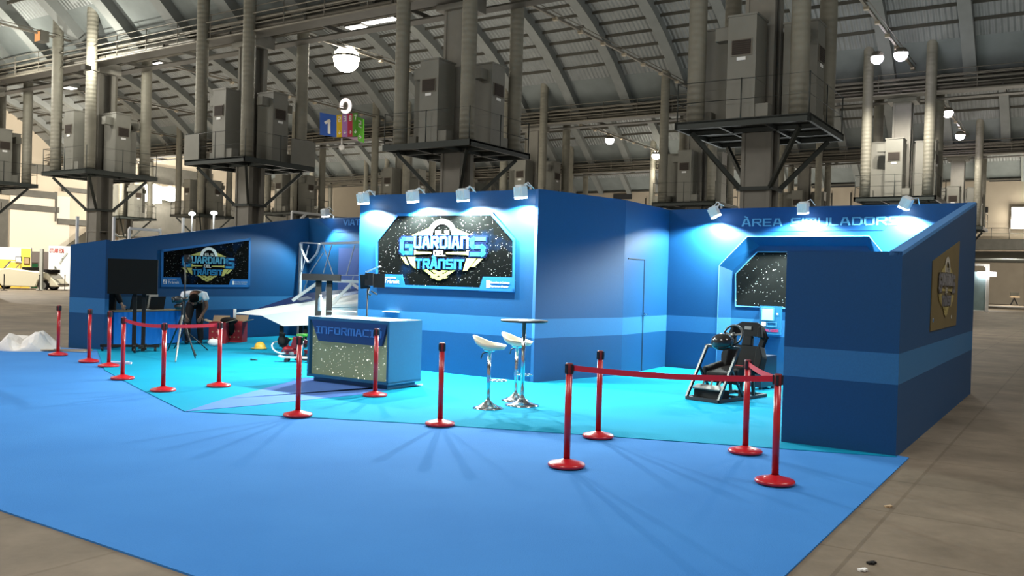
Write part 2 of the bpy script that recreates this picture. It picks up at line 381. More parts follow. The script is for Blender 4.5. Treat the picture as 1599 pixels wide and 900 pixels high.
def ribs(v0, v1, n, us, wd=.55, dp=.55):
    b = MB()
    for u in us:
        st = [v0 + (v1 - v0) * i / n for i in range(n + 1)]
        for a, c in zip(st, st[1:]):
            ha, hc = arch(a + 1e-6), arch(c - 1e-6)
            vs = [(u - wd / 2, a, ha - dp), (u + wd / 2, a, ha - dp), (u + wd / 2, c, hc - dp), (u - wd / 2, c, hc - dp), (u - wd / 2, a, ha + .05), (u + wd / 2, a, ha + .05), (u + wd / 2, c, hc + .05), (u - wd / 2, c, hc + .05)]
            b.add(vs, [(0, 1, 2, 3), (7, 6, 5, 4), (0, 4, 5, 1), (2, 6, 7, 3), (1, 5, 6, 2), (0, 3, 7, 4)])
    struct(b.build('trim_ribs', RIB, rz=RU))
US = [-22.2 + 3.483 * k for k in range(-16, 18)]
ribs(24.4, 45.9, 16, US); ribs(46.3, 67.8, 14, US); ribs(68.2, 89.7, 10, US); ribs(-14, 24.0, 22, US, .6, .6)
# longitudinal beams with pipe runs over each pillar row
for i, v in enumerate(ROWS[:3]):
    b = MB(); b.box(((UL + URR) / 2, v, 11.35), (URR - UL, .5, .18)); b.box(((UL + URR) / 2, v, 11.85), (URR - UL, .62, .14)); b.box(((UL + URR) / 2, v, 11.6), (URR - UL, .16, .5))
    b.box(((UL + URR) / 2, v - .95, 10.95), (URR - UL, .7, .06)); b.box(((UL + URR) / 2, v + .8, 11.0), (URR - UL, .5, .06))
    for k in range(30):
        u = UL + 2 + k * 4.2; b.box((u, v, 11.1), (.08, 2.4, .14))
    struct(b.build('trim_row_beam', BEAMM, rz=RU))
    p = MB()
    for (dv, z, r) in ((-1.25, 11.45, .05), (-1.05, 11.15, .09), (-1.35, 10.95, .05), (.5, 11.3, .07), (-.75, 11.6, .035), (-.75, 11.6, .035), (.9, 11.5, .05), (-1.3, 11.25, .03), (-1.42, 11.6, .03), (-.6, 11.0, .06), (-1.15, 11.72, .025), (.7, 11.65, .04)):
        p.tube([(UL, v + dv, z), (URR, v + dv, z)], r, 8)
    for k in range(60): p.tube([(UL + 1 + 2.1 * k, v - 1.3, 10.95), (UL + 1 + 2.1 * k, v - 1.3, 11.95)], .02, 5)
    p.tube([(UL, v - 1.3, 11.92), (URR, v - 1.3, 11.92)], .02, 5)
    struct(p.build('trim_pipe_run', PIPEM, rz=RU))
# end wall (left)
ew = MB()
pts = [(-14, 0)] + [(v, arch(v) + .1) for v in [-14 + .97 * k for k in range(0, 108)] if v < 90] + [(90, 0)]
ew.add([(UL, a, b) for a, b in pts] + [(UL - .3, a, b) for a, b in pts], [tuple(range(len(pts)))[::-1], tuple(range(len(pts), 2 * len(pts)))])
ewo = struct(ew.build('wall_left', BEIGE, rz=RU))
# back wall above an open undercroft, and the far wall beyond
bw = MB(); bw.box((-18, 90.2, 11.7), (126, .4, 12.6)); struct(bw.build('wall_back', BEIGED, rz=RU))
bw = MB(); bw.box((-14, 145, 3.2), (150, .4, 6.4)); struct(bw.build('wall_rear', BEIGED, rz=RU))
bw = MB(); bw.box((-14, 117.5, 6.1), (150, 55, .3)); struct(bw.build('ceiling_undercroft', SHELL, rz=RU))
bw = MB(); bw.box((-18, 89.4, 5.9), (126, 1.4, .8)); bw.box((-18, 88.75, 6.35), (126, .1, .1)); struct(bw.build('trim_gallery_edge', BEAMM, rz=RU))
gr = MB()
for k in range(90): gr.tube([(-80 + 1.4 * k, 88.8, 6.3), (-80 + 1.4 * k, 88.8, 7.4)], .03, 5)
for z in (6.9, 7.4): gr.tube([(-81, 88.8, z), (45, 88.8, z)], .03, 5)
struct(gr.build('trim_gallery_railing', BEAMM, rz=RU))
OB = uv(0, 89.9)
def wrect(mb, O, D, x0, y0, x1, y1, dep, off=0):      # box on a wall covering a rectangle
    s0, z0 = onwall(x0, y1, O, D); s1, z1 = onwall(x1, y0, O, D)
    mb.box(((s0 + s1) / 2, -dep / 2 - off, (z0 + z1) / 2), (abs(s1 - s0), dep, abs(z1 - z0)))
d = MB()
for r in ((1545, 251, 1640, 284), (1268, 252, 1352, 294), (484, 290, 541, 322), (958, 303, 987, 312)): wrect(d, OB, U, *r, .1)
wo = struct(d.build('window_back', DARKR, loc=OB, rz=RU))
d = MB()
for y in (246, 262, 288, 299): 
    s, z = onwall(1000, y, OB, U); d.tube([(-60, -.25, z), (40, -.25, z)], .1, 6)
for x in (905, 930, 1010, 1060, 1300, 1330, 1350): s, z = onwall(x, 290, OB, U); d.tube([(s, -.2, 7), (s, -.2, 11)], .07, 6)
struct(d.build('trim_back_pipes', BEAMM, loc=OB, rz=RU))
OL = uv(UL, 0)
d = MB(); d2 = MB(); dd = MB()
wrect(d, OL, V, 13, 308, 108, 400, .15); struct(d.build('door_left_shutter', mat('shutter_cream', (.62, .56, .46), .7), loc=OL, rz=RV))
wrect(d2, OL, V, -10, 312, 12, 400, .2); wrect(d2, OL, V, 40, 262, 96, 270, .5); wrect(d2, OL, V, 176, 343, 560, 368, 1.2)
for (a, b, c, e) in ((0, 301, 85, 303.5), (84, 300, 87, 346), (0, 324, 90, 325.5), (215, 272, 330, 283), (88, 345, 140, 350), (96, 296, 135, 299)): wrect(d2, OL, V, a, b, c, e, .3)
struct(d2.build('trim_left_steelwork', BEAMM, loc=OL, rz=RV))
# staircase soffit by the left wall
s0, z0 = onwall(88, 392, OL, V); s1, z1 = onwall(150, 348, OL, V)
MBs = MB().prism([(s0, z0 - 1.4), (s0, z0), (s1, z1), (s1, z1 - 1.6)], -3.0, -.4); struct(MBs.build('trim_staircase', BEAMM, loc=OL, rz=RV))
# gallery rail on left wall
s0, z0 = onwall(215, 342, OL, V); g = MB()
for k in range(16): g.tube([(s0 + k * 1.2, -1.1, z0), (s0 + k * 1.2, -1.1, z0 + 1.1)], .03, 5)
for dz in (.55, 1.1): g.tube([(s0, -1.1, z0 + dz), (s0 + 18, -1.1, z0 + dz)], .03, 5)
struct(g.build('trim_left_railing', BEAMM, loc=OL, rz=RV))

# ---------------------------------------------------------------- service pillars
S = 1.8; PZ = 6.0
def make_pillar(name, label):
    t = thing(name, label, 'pillar', (0, 0, 0), RU, None)
    c = MB(); c.box((0, -.3, 5.4), (.72, .12, 10.8)); c.box((0, .3, 5.4), (.72, .12, 10.8)); c.box((0, 0, 5.4), (.3, .5, 10.8))
    for x in (-.36, .36): c.box((x, -.3, 5.4), (.1, .2, 10.8)); c.box((x, .3, 5.4), (.1, .2, 10.8))
    c.box((0, 0, 11.0), (1.3, 1.1, .5))
    for z in (3.4, 2.4, 1.4): c.box((0, 0, z), (.84, .78, .05))
    c.build('column', COLM, t)
    MB().box((0, 0, 4.4), (1.0, .95, .10)).build('collar', STEEL, t)
    for (x, y) in ((-1, -1), (1, -1), (-1, 1), (1, 1)):
        MB().bar((x * .42, y * .42, 4.42), (x * 1.45, y * 1.45, 5.85), .09, .12).build('brace', STEEL, t)
    p = MB(); p.box((0, 0, PZ + .06), (2 * S, 2 * S, .05))
    for sgn in (-1, 1):
        p.box((0, sgn * (S - .04), PZ), (2 * S, .08, .2)); p.box((sgn * (S - .04), 0, PZ), (.08, 2 * S, .2))
        p.box((0, sgn * .6, PZ - .03), (2 * S - .16, .07, .12)); p.box((sgn * .6, 0, PZ - .03), (.07, 2 * S - .16, .12))
    p.build('platform', STEEL, t)
    for (x, y, h) in ((-1, -1, 14.0), (1, -1, 13.9), (-1, 1, 14.0), (1, 1, 14.0)):
        d = MB(); X, Y = x * (S - .42), y * (S - .42)
        d.lathe([(.0, PZ + .09), (.24, PZ + .09)] + [(.24, PZ + .1 + q * (h - PZ - .1) / 6) for q in range(1, 7)] + [(.30, h), (.30, h + .25), (0, h + .25)], 16, (X, Y, 0))
        d.build('duct', DUCT, t)
    for k in range(4):
        R = Matrix.Rotation(k * PI / 2, 4, 'Z')
        off = -.12 if k % 2 == 0 else .12
        un = MB(); x0, x1, y0, y1 = off - .36, off + .40, -1.52, -.62; zt = 8.85
        un.box(((x0 + x1) / 2, (y0 + y1) / 2, (PZ + .09 + zt) / 2), (x1 - x0, y1 - y0, zt - PZ - .09), R)
        un.box(((x0 + x1) / 2, (y0 + y1) / 2, 7.18), (x1 - x0 + .02, y1 - y0 + .02, .03), R); un.box(((x0 + x1) / 2, (y0 + y1) / 2, zt), (x1 - x0 + .05, y1 - y0 + .05, .05), R)
        un.box((x0 - .2, -1.2, 8.45), (.42, .3, .34), R); un.box((x0 - .18 + 1.1, -1.3, PZ + .32), (.36, .34, .36), R)
        u_ = un.build('air_unit', UNIT, t)
        f = MB(); cx = (x0 + x1) / 2; f.box((cx, -1.535, 8.0), (.56, .02, .44), R); f.build('grille_frame', PIPEM, u_)
        g = MB(); g.box((cx, -1.55, 8.0), (.50, .02, .38), R)
        for q in range(7): g.box((cx, -1.565, 7.84 + q * .053), (.50, .02, .012), R)
        g.build('grille', GRILLE, u_)
        MB().box((cx, -1.54, 7.70), (.24, .02, .09), R).build('label_plate', WHITE, u_)
    rl = MB()
    for (x, y) in [(-1, -1), (0, -1), (1, -1), (1, 0), (1, 1), (0, 1), (-1, 1), (-1, 0)]: rl.tube([(x * (S - .05), y * (S - .05), PZ + .08), (x * (S - .05), y * (S - .05), PZ + 1.15)], .018, 5)
    for z in (PZ + .6, PZ + 1.13): rl.tube([(-S + .05, -S + .05, z), (S - .05, -S + .05, z), (S - .05, S - .05, z), (-S + .05, S - .05, z)], .014, 5, closed=True)
    rl.build('railing', STEEL, t)
    return t
ORD = ['rightmost', 'second from the right', 'third from the right', 'fourth from the right', 'fifth from the right', 'sixth from the right', 'seventh from the right', 'eighth from the right', 'ninth from the right']
P0 = None; front = []
for v, n, rowname, grp in ((24.2, 5, 'nearest row, just behind the blue stand', 'service pillars of the nearest row'), (46.1, 7, 'middle row', 'service pillars of the middle row'), (68.0, 8, 'far row against the gallery', 'service pillars of the far row')):
    for k in range(n):
        lab = 'grey steel pillar carrying ducts and air units on a platform, ' + ORD[k] + ' in the ' + rowname
        if P0 is None: P0 = make_pillar('service_pillar', lab); o = P0
        else: o = copy_tree(P0)
        o['label'] = lab; o['group'] = grp; o.location = uv(-7.67 - 10.45 * k, v)
        front.append(o)
# steel screens round the platform of the third pillar of the front row
o = front[2]
for (a, b) in (((-S, -S + .0), (-.9, -S)), ((S, .5), (S, S))):
    m_ = MB(); m_.bar((a[0], a[1], PZ + .6), (b[0], b[1], PZ + .6), .05, 1.0); m_.build('side_screen', UNIT, o)
    
# ---------------------------------------------------------------- light strings across the aisles
def lampmesh(parent, u, v, m, r, name='lamp'):
    p = thing(name, None, None, uv(u, v, 12.25), RU)
SOCK = mat('socket_beige', (.40, .34, .25), .6)
strings = [(-7.2, 25.2, 45.4, 'right aisle string nearest the right edge'), (-18.2, 25.2, 45.2, 'middle aisle string left of the big right pillar'), (-29.3, 25.2, 45.4, 'string with the brightest warm lamp'),
           (-40.3, 25.2, 45.4, 'string over the hanging number sign'), (-51.0, 25.2, 45.4, 'string at the left with the violet lamp'), (-61.5, 25.2, 45.4, 'leftmost string of the nearest aisle'),
           (-29.0, 47.1, 67.2, 'string of the second aisle with two white lamps'), (-7.1, 47.1, 67.2, 'string of the second aisle at the right with two violet lamps'), (-40.3, 47.1, 67.2, 'string of the second aisle behind the number sign'),
           (-40.3, 2, 23.4, 'string of the open hall at the top left with the orange lamp')]
for (u, v0, v1, lb) in strings:
    t = thing('lighting_track', 'thin grey ' + lb, 'lighting track', uv(u, v0, 12.3), RU, 'lighting tracks across the aisles')
    L = v1 - v0; b = MB(); b.bar((0, 0, 0), (0, L, 0), .10, .09); b.tube([(.12, 0, .12), (.12, L, .12)], .02, 5)
    b.build('rail', PIPEM, t)
    q = 1.2
    while q < L: MB().box((0, q, -.07), (.18, .18, .13)).build('socket', SOCK, t); q += 2.1
lamps = [(-29.6, 30.6, BULB, .52, 'large glaring warm white hall lamp near the hanging number sign', 5500, (1, .85, .62)), (-8.0, 41.2, BULBV, .22, 'white hall lamp, left of the close pair at upper right', 2600, WARM), (-7.0, 41.0, BULBV, .24, 'white hall lamp, right of the close pair at upper right', 2600, WARM),
         (-29.0, 56.9, BULB, .26, 'white hall lamp above the middle, left of two on one string', 1600, WARM), (-29.1, 65.3, BULB, .28, 'white hall lamp above the middle, right and lower of two on one string', 1600, WARM),
         (-6.9, 55.6, BULBV, .24, 'violet white lamp at the right, upper one beside the thin ducts', 1600, WARM), (-7.2, 64.2, BULBV, .24, 'violet white lamp at the right, lower one beside the thin ducts', 1600, WARM),
         (-51.2, 30.9, BULBV, .16, 'small violet lamp left of the bright duct at the upper left', 1200, WARM)]
for (u, v, m, r, lb, e, c) in lamps:
    t = thing('hall_lamp', lb, 'lamp', uv(u, v, 12.06), RU, 'hall lamps on the strings')
    r *= 1.5  # bulbs enlarged so their shape imitates glare around the lamps
    MB().lathe([(0, .12), (r * .5, .1), (r * .75, 0), (r * .8, -.12)], 16).build('reflector', PIPEM, t)
    MB().ball((0, 0, -.18), r * .8, 12).build('bulb', m, t)
    light('hall_lamp_light', 'SPOT', uv(u, v, 11.55), e * .8, c, .05, uv(u, v, 0), 150, .5)
t = thing('hall_lamp', 'small orange square lamp on the string at the top left', 'lamp', uv(-40.3, 22, 12.2), RU)
MB().box((0, 0, -.02), (.5, .4, .5)).build('housing', BEAMM, t); MB().box((0, -.21, -.05), (.42, .03, .42)).build('lens', emis('orange_lens', (1, .42, .14), 1.0), t)
# floodlights on the ducts that light the vault at the upper left
for (x, y, v, e, lb) in ((135, 88, 22.0, 520, 'small uplight bracketed to the brightly lit duct at upper left'), (-22, 105, 21.0, 800, 'small uplight beyond the left edge by the row beam')):
    d_ = ray(x, y); k = (v) / d_.dot(V); p = CAMP + d_ * k
    t = thing('uplight', lb, 'lamp', p, RU); MB().box((0, 0, -.5), (.3, .3, .2)).build('housing', BEAMM, t)
    MB().tube([(0, 0, -.5), (0, 1.0, -.6)], .03, 6).build('bracket', BEAMM, t)
    light('uplight_light', 'POINT', p, e, (1, .97, .85), .05)
# strip fittings on the row beam
k = 0
for (x, y, L, lb) in ((592, 33, 1.7, 'bright louvred strip light under the beam above the warm lamp'), (557, 43, .9, 'short dim strip light left of the bright louvred strip'), (118, 127, 1.1, 'short strip light beside the violet lamp, left duct side'), (110, 138, .6, 'lower short strip light beside the violet lamp'), (228, 107, 1.2, 'strip light under the beam right of the lit duct'), (250, 100, .6, 'short strip light under the beam, right of its longer neighbour'), (405, 70, .7, 'strip light under the beam left of the warm lamp')):
    v = 26.6; d_ = ray(x, y); kk = v / d_.dot(V); p = CAMP + d_ * kk
    t = thing('strip_light', lb, 'light fitting', p, RU); MB().box((0, 0, .06), (L, .5, .08)).build('housing', BEAMM, t)
    b = MB()
    nn = max(2, int(L / .16))
    for q in range(nn): b.box((-L / 2 + (q + .5) * L / nn, 0, 0), (L / nn * .7, .44, .03))
    b.build('louvre', TUBEM, t)
# lamps on the left end wall and far right
for i, (x, y, r, u_, lb) in enumerate(((212, 303, .55, -79, 'small white wall floodlight, left of three above the stand'), (241, 303, .95, -79, 'large white wall floodlight, middle of three above the stand'), (266, 303, .75, -79, 'white wall floodlight, right of three above the stand'))):
    d_ = ray(x, y); kk = u_ / d_.dot(U); p = CAMP + d_ * kk
    t = thing('wall_floodlight', lb, 'lamp', p, RU, 'floodlights on the left end wall'); MB().box((-.3, 0, 0), (.3, r * 2, r * 1.8)).build('housing', WHITE, t); MB().ball((0, 0, 0), (.2, r, r * 1.05), 14).build('lens', BULB, t)
    light('wall_flood_light', 'POINT', p + U * 1.2, 700, (1, .95, .85), .05)
t = thing('wall_floodlight', 'blazing white wall lamp at the right edge above the gallery', 'lamp', OB + U * onwall(1597, 341, OB, U)[0] - V * .6 + Vector((0, 0, onwall(1597, 341, OB, U)[1])), RU)
for j, z in enumerate((-.55, 0, .55)): MB().box((0, 0, z), (1.5, .3, .42)).build('lens', BULB, t)
MB().box((0, .2, 0), (1.7, .15, 1.9)).build('housing', WHITE, t)

# hanging direction sign
sg = thing('hanging_sign', 'large hanging direction sign with a blue 1 and coloured number panels', 'sign', uv(-40.3, 41.7, 10.9), 0)
Ysg = (uv(-40.3, 41.7)).y
def spt(x, y, Y=Ysg):
    d_ = ray(x, y); return CAMP + d_ * (Y / d_.y) - uv(-40.3, 41.7, 10.9)
def pan(name, x0, y0, x1, y1, Y0, Y1, yb0, yb1, m, par):
    A, B, C_, D_ = spt(x0, y0, Y0), spt(x1, y1, Y1), spt(x1, yb1, Y1), spt(x0, yb0, Y0)
    n = (B - A).cross(D_ - A).normalized() * .08
    o = MB().add([A, B, C_, D_, A + n, B + n, C_ + n, D_ + n], [(0, 1, 2, 3), (7, 6, 5, 4), (0, 4, 5, 1), (1, 5, 6, 2), (2, 6, 7, 3), (3, 7, 4, 0)]).build(name, m, par)
    return o, A, B, C_, D_
def glyph_on(txt, A, B, D_, fx0, fx1, fz0, fz1, par, m, sw=1.0, strokes=None, gap=1.4):
    ex = (B - A); ez = (A - D_); nn = ex.cross(ez).normalized()
    if nn.y > 0: nn = -nn
    mb = MB(); tmp = MB()
    if strokes:
        for (a, b) in strokes:
            a = Vector(a); b = Vector(b); d = (b - a).normalized(); n = Vector((-d.y, d.x)) * .5
            tmp.prism([tuple(p) for p in (a - n - d * .5, b - n + d * .5, b + n + d * .5, a + n - d * .5)], -1, 0)
        vs = [Vector((p.x / 6, p.y, p.z / 6)) for p in tmp.v]
    else:
        word(tmp, txt, 0, 1, 0, 1, sw, gap, 0, 1); vs = tmp.v
    out = []
    for p in vs:
        out.append(D_ + ex * (fx0 + (fx1 - fx0) * p.x) + ez * (fz0 + (fz1 - fz0) * p.z) + nn * (.02 - .02 * p.y))
    mb.add(out, tmp.f); return mb.build('lettering', m, par)
ZS = mat('sign_blue', (.01, .09, .45), .5)
p, A, B, C_, D_ = pan('number_panel', 499.5, 175.5, 525.5, 180.5, Ysg - .6, Ysg - 1.6, 210.5, 214.5, ZS, sg)
glyph_on('1', A, B, D_, .32, .66, .14, .76, p, WHITE, 1.3)
xs = [525.5, 534, 542.5, 550.5, 558.5]; cols = [(.62, .42, .02), (.35, .16, .42), (.42, .03, .08), (.10, .28, .04)]
for k in range(4):
    Yk = Ysg - 1.6 + k * .25; ya = 180 - 1.0 * k; yb = 214.5 - .4 * k
    p, A, B, C_, D_ = pan('number_panel', xs[k], ya, xs[k + 1], ya - 1, Yk, Yk + .25, yb, yb - .4, mat('sign_col%d' % k, cols[k], .5), sg)
    glyph_on('238' [k] if k < 3 else '7', A, B, D_, .28, .72, .68, .92, p, WHITE, 1.2)
    arr = [((3, 5.5), (3, .8)), ((3, .8), (.8, 3)), ((3, .8), (5.2, 3))] if k != 2 else [((.5, 3), (5.2, 3)), ((5.2, 3), (3, 5)), ((5.2, 3), (3, 1))]
    glyph_on('', A, B, D_, .25, .75, .1, .28, p, WHITE, strokes=arr)
p, A, B, C_, D_ = pan('number_panel', 558.6, 183, 567, 186, Ysg - .6, Ysg - 1.5, 219.5, 223, mat('sign_green', (.12, .50, .04), .5), sg)
glyph_on('2', A, B, D_, .25, .75, .6, .9, p, WHITE, 1.2); glyph_on('', A, B, D_, .2, .8, .1, .32, p, WHITE, strokes=[((.5, 3), (5.2, 3)), ((5.2, 3), (3, 5)), ((5.2, 3), (3, 1))])
pan('number_panel', 540, 214.6, 558.4, 214.4, Ysg + 1.0, Ysg - .6, 215, 220, mat('sign_lilac', (.55, .36, .55), .5), sg)
MB().tube([spt(533.5, 216), spt(533.5, 228)], .05, 6).ball(spt(533.5, 230), .2, 10).build('speaker', WHITE, sg)
MB().tube([spt(533, 180), spt(532, 166)], .04, 6).build('hanger', PIPEM, sg)
t = thing('disc_lamp', 'round white ring lamp on the string above the number sign', 'lamp', uv(-40.3, 41.7, 12.55), 0)
b = MB(); b.tube([Vector((.28 * math.cos(a), 0, .36 * math.sin(a) * 1.1)) for a in [2 * PI * k / 20 for k in range(20)]], .12, 8, closed=True); b.build('ring', emis('ring_glow', (1, .9, .85), 1.2), t)
MB().ball((0, .05, 0), (.2, .12, .26), 12).build('reflector', PIPEM, t)

# ================================================================== THE STAND
# carpets
cf = lambda x, y: at(x, y)
e1 = uv(-1.55, 9.94); dR = (at(1225, 900) - at(1400, 718)).normalized(); dL = (at(275, 900) - at(0, 797)).normalized()
A_ = at(1400, 718) + dR * 9; B_ = at(0, 797) - dL * 16
cpoly = [uv(-1.5, 10.0), uv(-1.47, 3.2), uv(-6.5, 3.30), uv(-20.2, 3.75), uv(-19.6, 9.9), uv(-18.4, 10.55), uv(-17.3, 10.8), uv(-10, 13)]
def flat(name, pts, z0, z1, m):
    return MB().slab([(p.x, p.y) for p in pts], z0, z1).build(name, m)
tag(flat('carpet', cpoly, 0, .012, CARP), 'large royal blue carpet spread in front of the stand', 'carpet')
lc = [at(1400, 716.5), at(1138, 697.5), at(903, 681), at(661, 664.5), at(500, 655.5), at(400, 650), at(288.8, 645), at(220, 610.6), at(163.6, 580), uv(-17.3, 10.75)]
lc += [uv(-18.3, 10.9), uv(-18.3, 17.5), uv(-1.65, 16.85), uv(-1.65, 10)]
tag(flat('carpet', lc, .013, .020, CYAN), 'bright cyan carpet covering the floor inside the stand', 'carpet')
ci = [at(289, 645.5), at(350, 628), at(480, 591), at(483, 596), at(611, 612), at(648, 605), at(665, 600), at(655, 605), at(590, 618), at(400, 636)]
tag(flat('carpet', [p for p in [at(289, 645.5), at(350, 626), at(478, 592), uv(-10.3, 10.9), uv(-8.75, 10.95), at(660, 601.5), at(560, 619), at(400, 636)]], .0205, .024, mat('carpet_wedge', (.06, .17, .52), .95, noise=.1, nscale=3)), 'pointed royal blue carpet wedge running under the information counter', 'carpet')

def wall_panel(mb, p0, p1, h0, h1, th, side):
    """vertical slab from p0 to p1 with sloping top; side = +1 thickness to the left of direction"""
    d = (p1 - p0); L = d.length; d.normalize(); n = Vector((-d.y, d.x, 0)) * th * side
    q = [p0, p1, p1 + n, p0 + n]; h = [h0, h1, h1, h0]
    vs = [Vector((a.x, a.y, 0)) for a in q] + [Vector((a.x, a.y, hh)) for a, hh in zip(q, h)]
    return mb.add(vs, [(3, 2, 1, 0), (4, 5, 6, 7), (0, 1, 5, 4), (1, 2, 6, 5), (2, 3, 7, 6), (3, 0, 4, 7)])
RF0, RF1, RB = at(1219.6, 692.6), at(1398.5, 715.5), at(1513.7, 616.4)
BR = RB.copy(); BLc = uv(-18.35, 17.65)
H = 3.28
rw = thing('booth_wall', 'blue right side wall of the stand with sloping top and olive poster', 'booth wall', RF1, 0)
def loc(p, o): return Vector((p.x - o.location.x, p.y - o.location.y, p.z))
def panel(name, o, p0, p1, h0, h1, th, side, m=PAINT):
    return wall_panel(MB(), loc(p0, o), loc(p1, o), h0, h1, th, side).build(name, m, o)
Dr = (RB - RF1).normalized(); nr = Vector((-Dr.y, Dr.x, 0))
panel('side_panel', rw, RF1, RB, 2.16, H, .12, 1)
panel('front_panel', rw, RF0, RF1 + nr * .01 - Dr * 0, 2.155, 2.16, .12, 1)
ed = MB(); a, b = loc(RF1, rw), loc(RB, rw); n_ = -nr * .004
ed.add([a + n_ + Vector((0, 0, 2.12)), b + n_ + Vector((0, 0, H - .045)), b + n_ + Vector((0, 0, H + .004)), a + n_ + Vector((0, 0, 2.164)), a + nr * .124 + Vector((0, 0, 2.12)), b + nr * .124 + Vector((0, 0, H - .045)), b + nr * .124 + Vector((0, 0, H + .004)), a + nr * .124 + Vector((0, 0, 2.164))],
       [(0, 1, 2, 3), (7, 6, 5, 4), (0, 4, 5, 1), (2, 6, 7, 3), (1, 5, 6, 2), (0, 3, 7, 4)]); ed.build('edge_strip', mat('edge_blue', (.05, .20, .48), .6), rw)

LF0, LF1 = at(106.6, 543), at(162, 548)
lw = thing('booth_wall', 'blue left side wall of the stand rising towards the back, behind the television', 'booth wall', LF0, 0)
panel('front_panel', lw, LF0, LF1, 2.22, 2.33, .10, 1)
Ls0 = uv(-18.3, 10.95)
panel('side_panel', lw, uv(-18.40, 10.85), BLc, 2.2, H + .02, .12, 1)
bk = thing('booth_wall', 'blue back wall of the stand with the lettered header and octagonal recess', 'booth wall', BLc, 0)
# back wall built around an octagonal recess
Db = (BR - BLc).normalized(); Lb = (BR - BLc).length; Rb = math.atan2(Db.y, Db.x)
bk.rotation_euler = (0, 0, Rb)
def bw(x, y): return onwall(x, y, BLc, Db)
k1 = bw(1123, 415); k2 = bw(1167, 369.5); k3 = bw(1357, 369); k4 = bw(1399, 401)
outer = [(k1[0], 0), (k1[0], k1[1]), (k2[0], k2[1]), (k3[0], k2[1]), (k4[0], k1[1]), (k4[0], 0)]
cx = (outer[0][0] + outer[-1][0]) / 2
inner = [(outer[0][0] + .17, 0), (outer[0][0] + .17, k1[1] - .10), (outer[1][0] + .17 + (k2[0] - k1[0]) * .97, k2[1] - .17), (outer[3][0] - .10, k2[1] - .17), (outer[4][0] - .17, k1[1] - .10), (outer[4][0] - .17, 0)]
DEP = .28
m_ = MB()
# left part, right part, top part
def bx(a, b, z0, z1, yy0=0, yy1=.12): m_.box(((a + b) / 2, (yy0 + yy1) / 2, (z0 + z1) / 2), (b - a, yy1 - yy0, z1 - z0))
bx(0, outer[0][0], 0, H); bx(outer[5][0], Lb, 0, H)
m_.prism([outer[1], (outer[0][0], H), (outer[5][0], H), outer[4], outer[3], outer[2]], 0, .12)
for i in range(5):
    a, b, c, d = outer[i], outer[i + 1], inner[i + 1], inner[i]
    m_.add([(a[0], 0, a[1]), (b[0], 0, b[1]), (c[0], DEP, c[1]), (d[0], DEP, d[1])], [(0, 1, 2, 3)])
m_.prism([(q[0], q[1]) for q in inner], DEP, DEP + .1)
m_.build('wall_panel', PAINT, bk, fix=False)
hd = MB()
h1 = [bw(1108, 326), bw(1142, 362), bw(1380, 362), bw(1420, 321)]
hd.prism([(h1[0][0], h1[0][1]), (h1[1][0], h1[1][1]), (h1[2][0], h1[1][1]), (h1[3][0], H - .03)], -.008, 0)
hdr = hd.build('header_band', NAVY, bk)
t1 = bw(1160, 354); t2 = bw(1398, 334)
lt = MB(); word(lt, 'ÀREA SIMULADORS', t1[0] - .02, t2[0] + .08, t1[1], t1[1] + .15, .95, 1.7, -.009, .006); lt.build('lettering', LTBLUE, hdr)
hd = MB(); g = [bw(497, 338), bw(522, 363), bw(622, 363), bw(640, 330)]
hd.prism([(g[0][0], H - .03), (g[1][0], g[1][1]), (g[2][0], g[1][1]), (g[2][0] + .5, H - .03)], -.008, 0); hdl = hd.build('header_band', NAVY, bk)
t1 = bw(536.5, 352.5); t2 = bw(581, 352)
lt = MB(); word(lt, 'VIATGE A', t1[0], t1[0] + 1.35, t1[1], t1[1] + .16, .95, 1.7, -.009, .006); lt.build('lettering', mat('header_letter_blue', (.06, .24, .58), .6), hdl)
# pale line around the recess
ln = MB()
for a, b in zip(outer, outer[1:]): ln.bar((a[0], -.004, a[1]), (b[0], -.004, b[1]), .012, .008, up=(0, 1, 0))
ln.build('outline', LTBLUE, bk)
# starfield window inside the recess
OR = BLc + Vector((-Db.y, Db.x, 0)) * DEP
def rw_(x, y): return onwall(x, y, OR, Db)
s1 = rw_(1149, 478); s2 = rw_(1149, 428); s3 = rw_(1183, 393.5); 
sw_ = thing('starfield_panel', 'black starfield window graphic with cut corners inside the recess', 'poster', OR, Rb)
xr = 2 * cx - s1[0]
zt = min(s3[1], inner[2][1] - .05)
poly = [(s1[0], s1[1]), (s2[0], s2[1]), (s3[0], zt), (2 * cx - s3[0], zt), (xr, s2[1]), (xr, s1[1])]
MB().prism(poly, -.012, -.002).build('print', STARS2, sw_)
b = MB()
for p, q in zip(poly, poly[1:] + poly[:1]): b.bar((p[0], -.012, p[1]), (q[0], -.012, q[1]), .018, .02, up=(0, 1, 0))
b.build('frame', LTBLUE, sw_)
# control terminal on the wall
c0 = rw_(1188, 521); c1 = rw_(1222, 479)
tm = thing('control_terminal', 'blue wall terminal with small grey screen and red lettering behind the racing seat', 'terminal', OR + Db * c0[0] - Vector((-Db.y, Db.x, 0)) * 0 + Vector((0, 0, c0[1])), Rb)
cw, chh = c1[0] - c0[0], c1[1] - c0[1]
MB().box((cw / 2, -.06, chh / 2), (cw, .10, chh)).build('body', COUNTERB, tm)
MB().box((cw * .40, -.115, chh * .72), (cw * .52, .012, chh * .42)).build('screen', mat('terminal_screen', (.32, .45, .6), .2), tm)
b = MB(); 
for (a, c, d, e) in ((cw * .40, chh * .94, cw * .58, .012), (cw * .40, chh * .50, cw * .58, .012)): b.box((a, -.118, c), (d, .012, e))
for x in (.11, .69): b.box((cw * x, -.118, chh * .72), (.012, .012, chh * .45))
b.build('screen_frame', LTBLUE, tm)
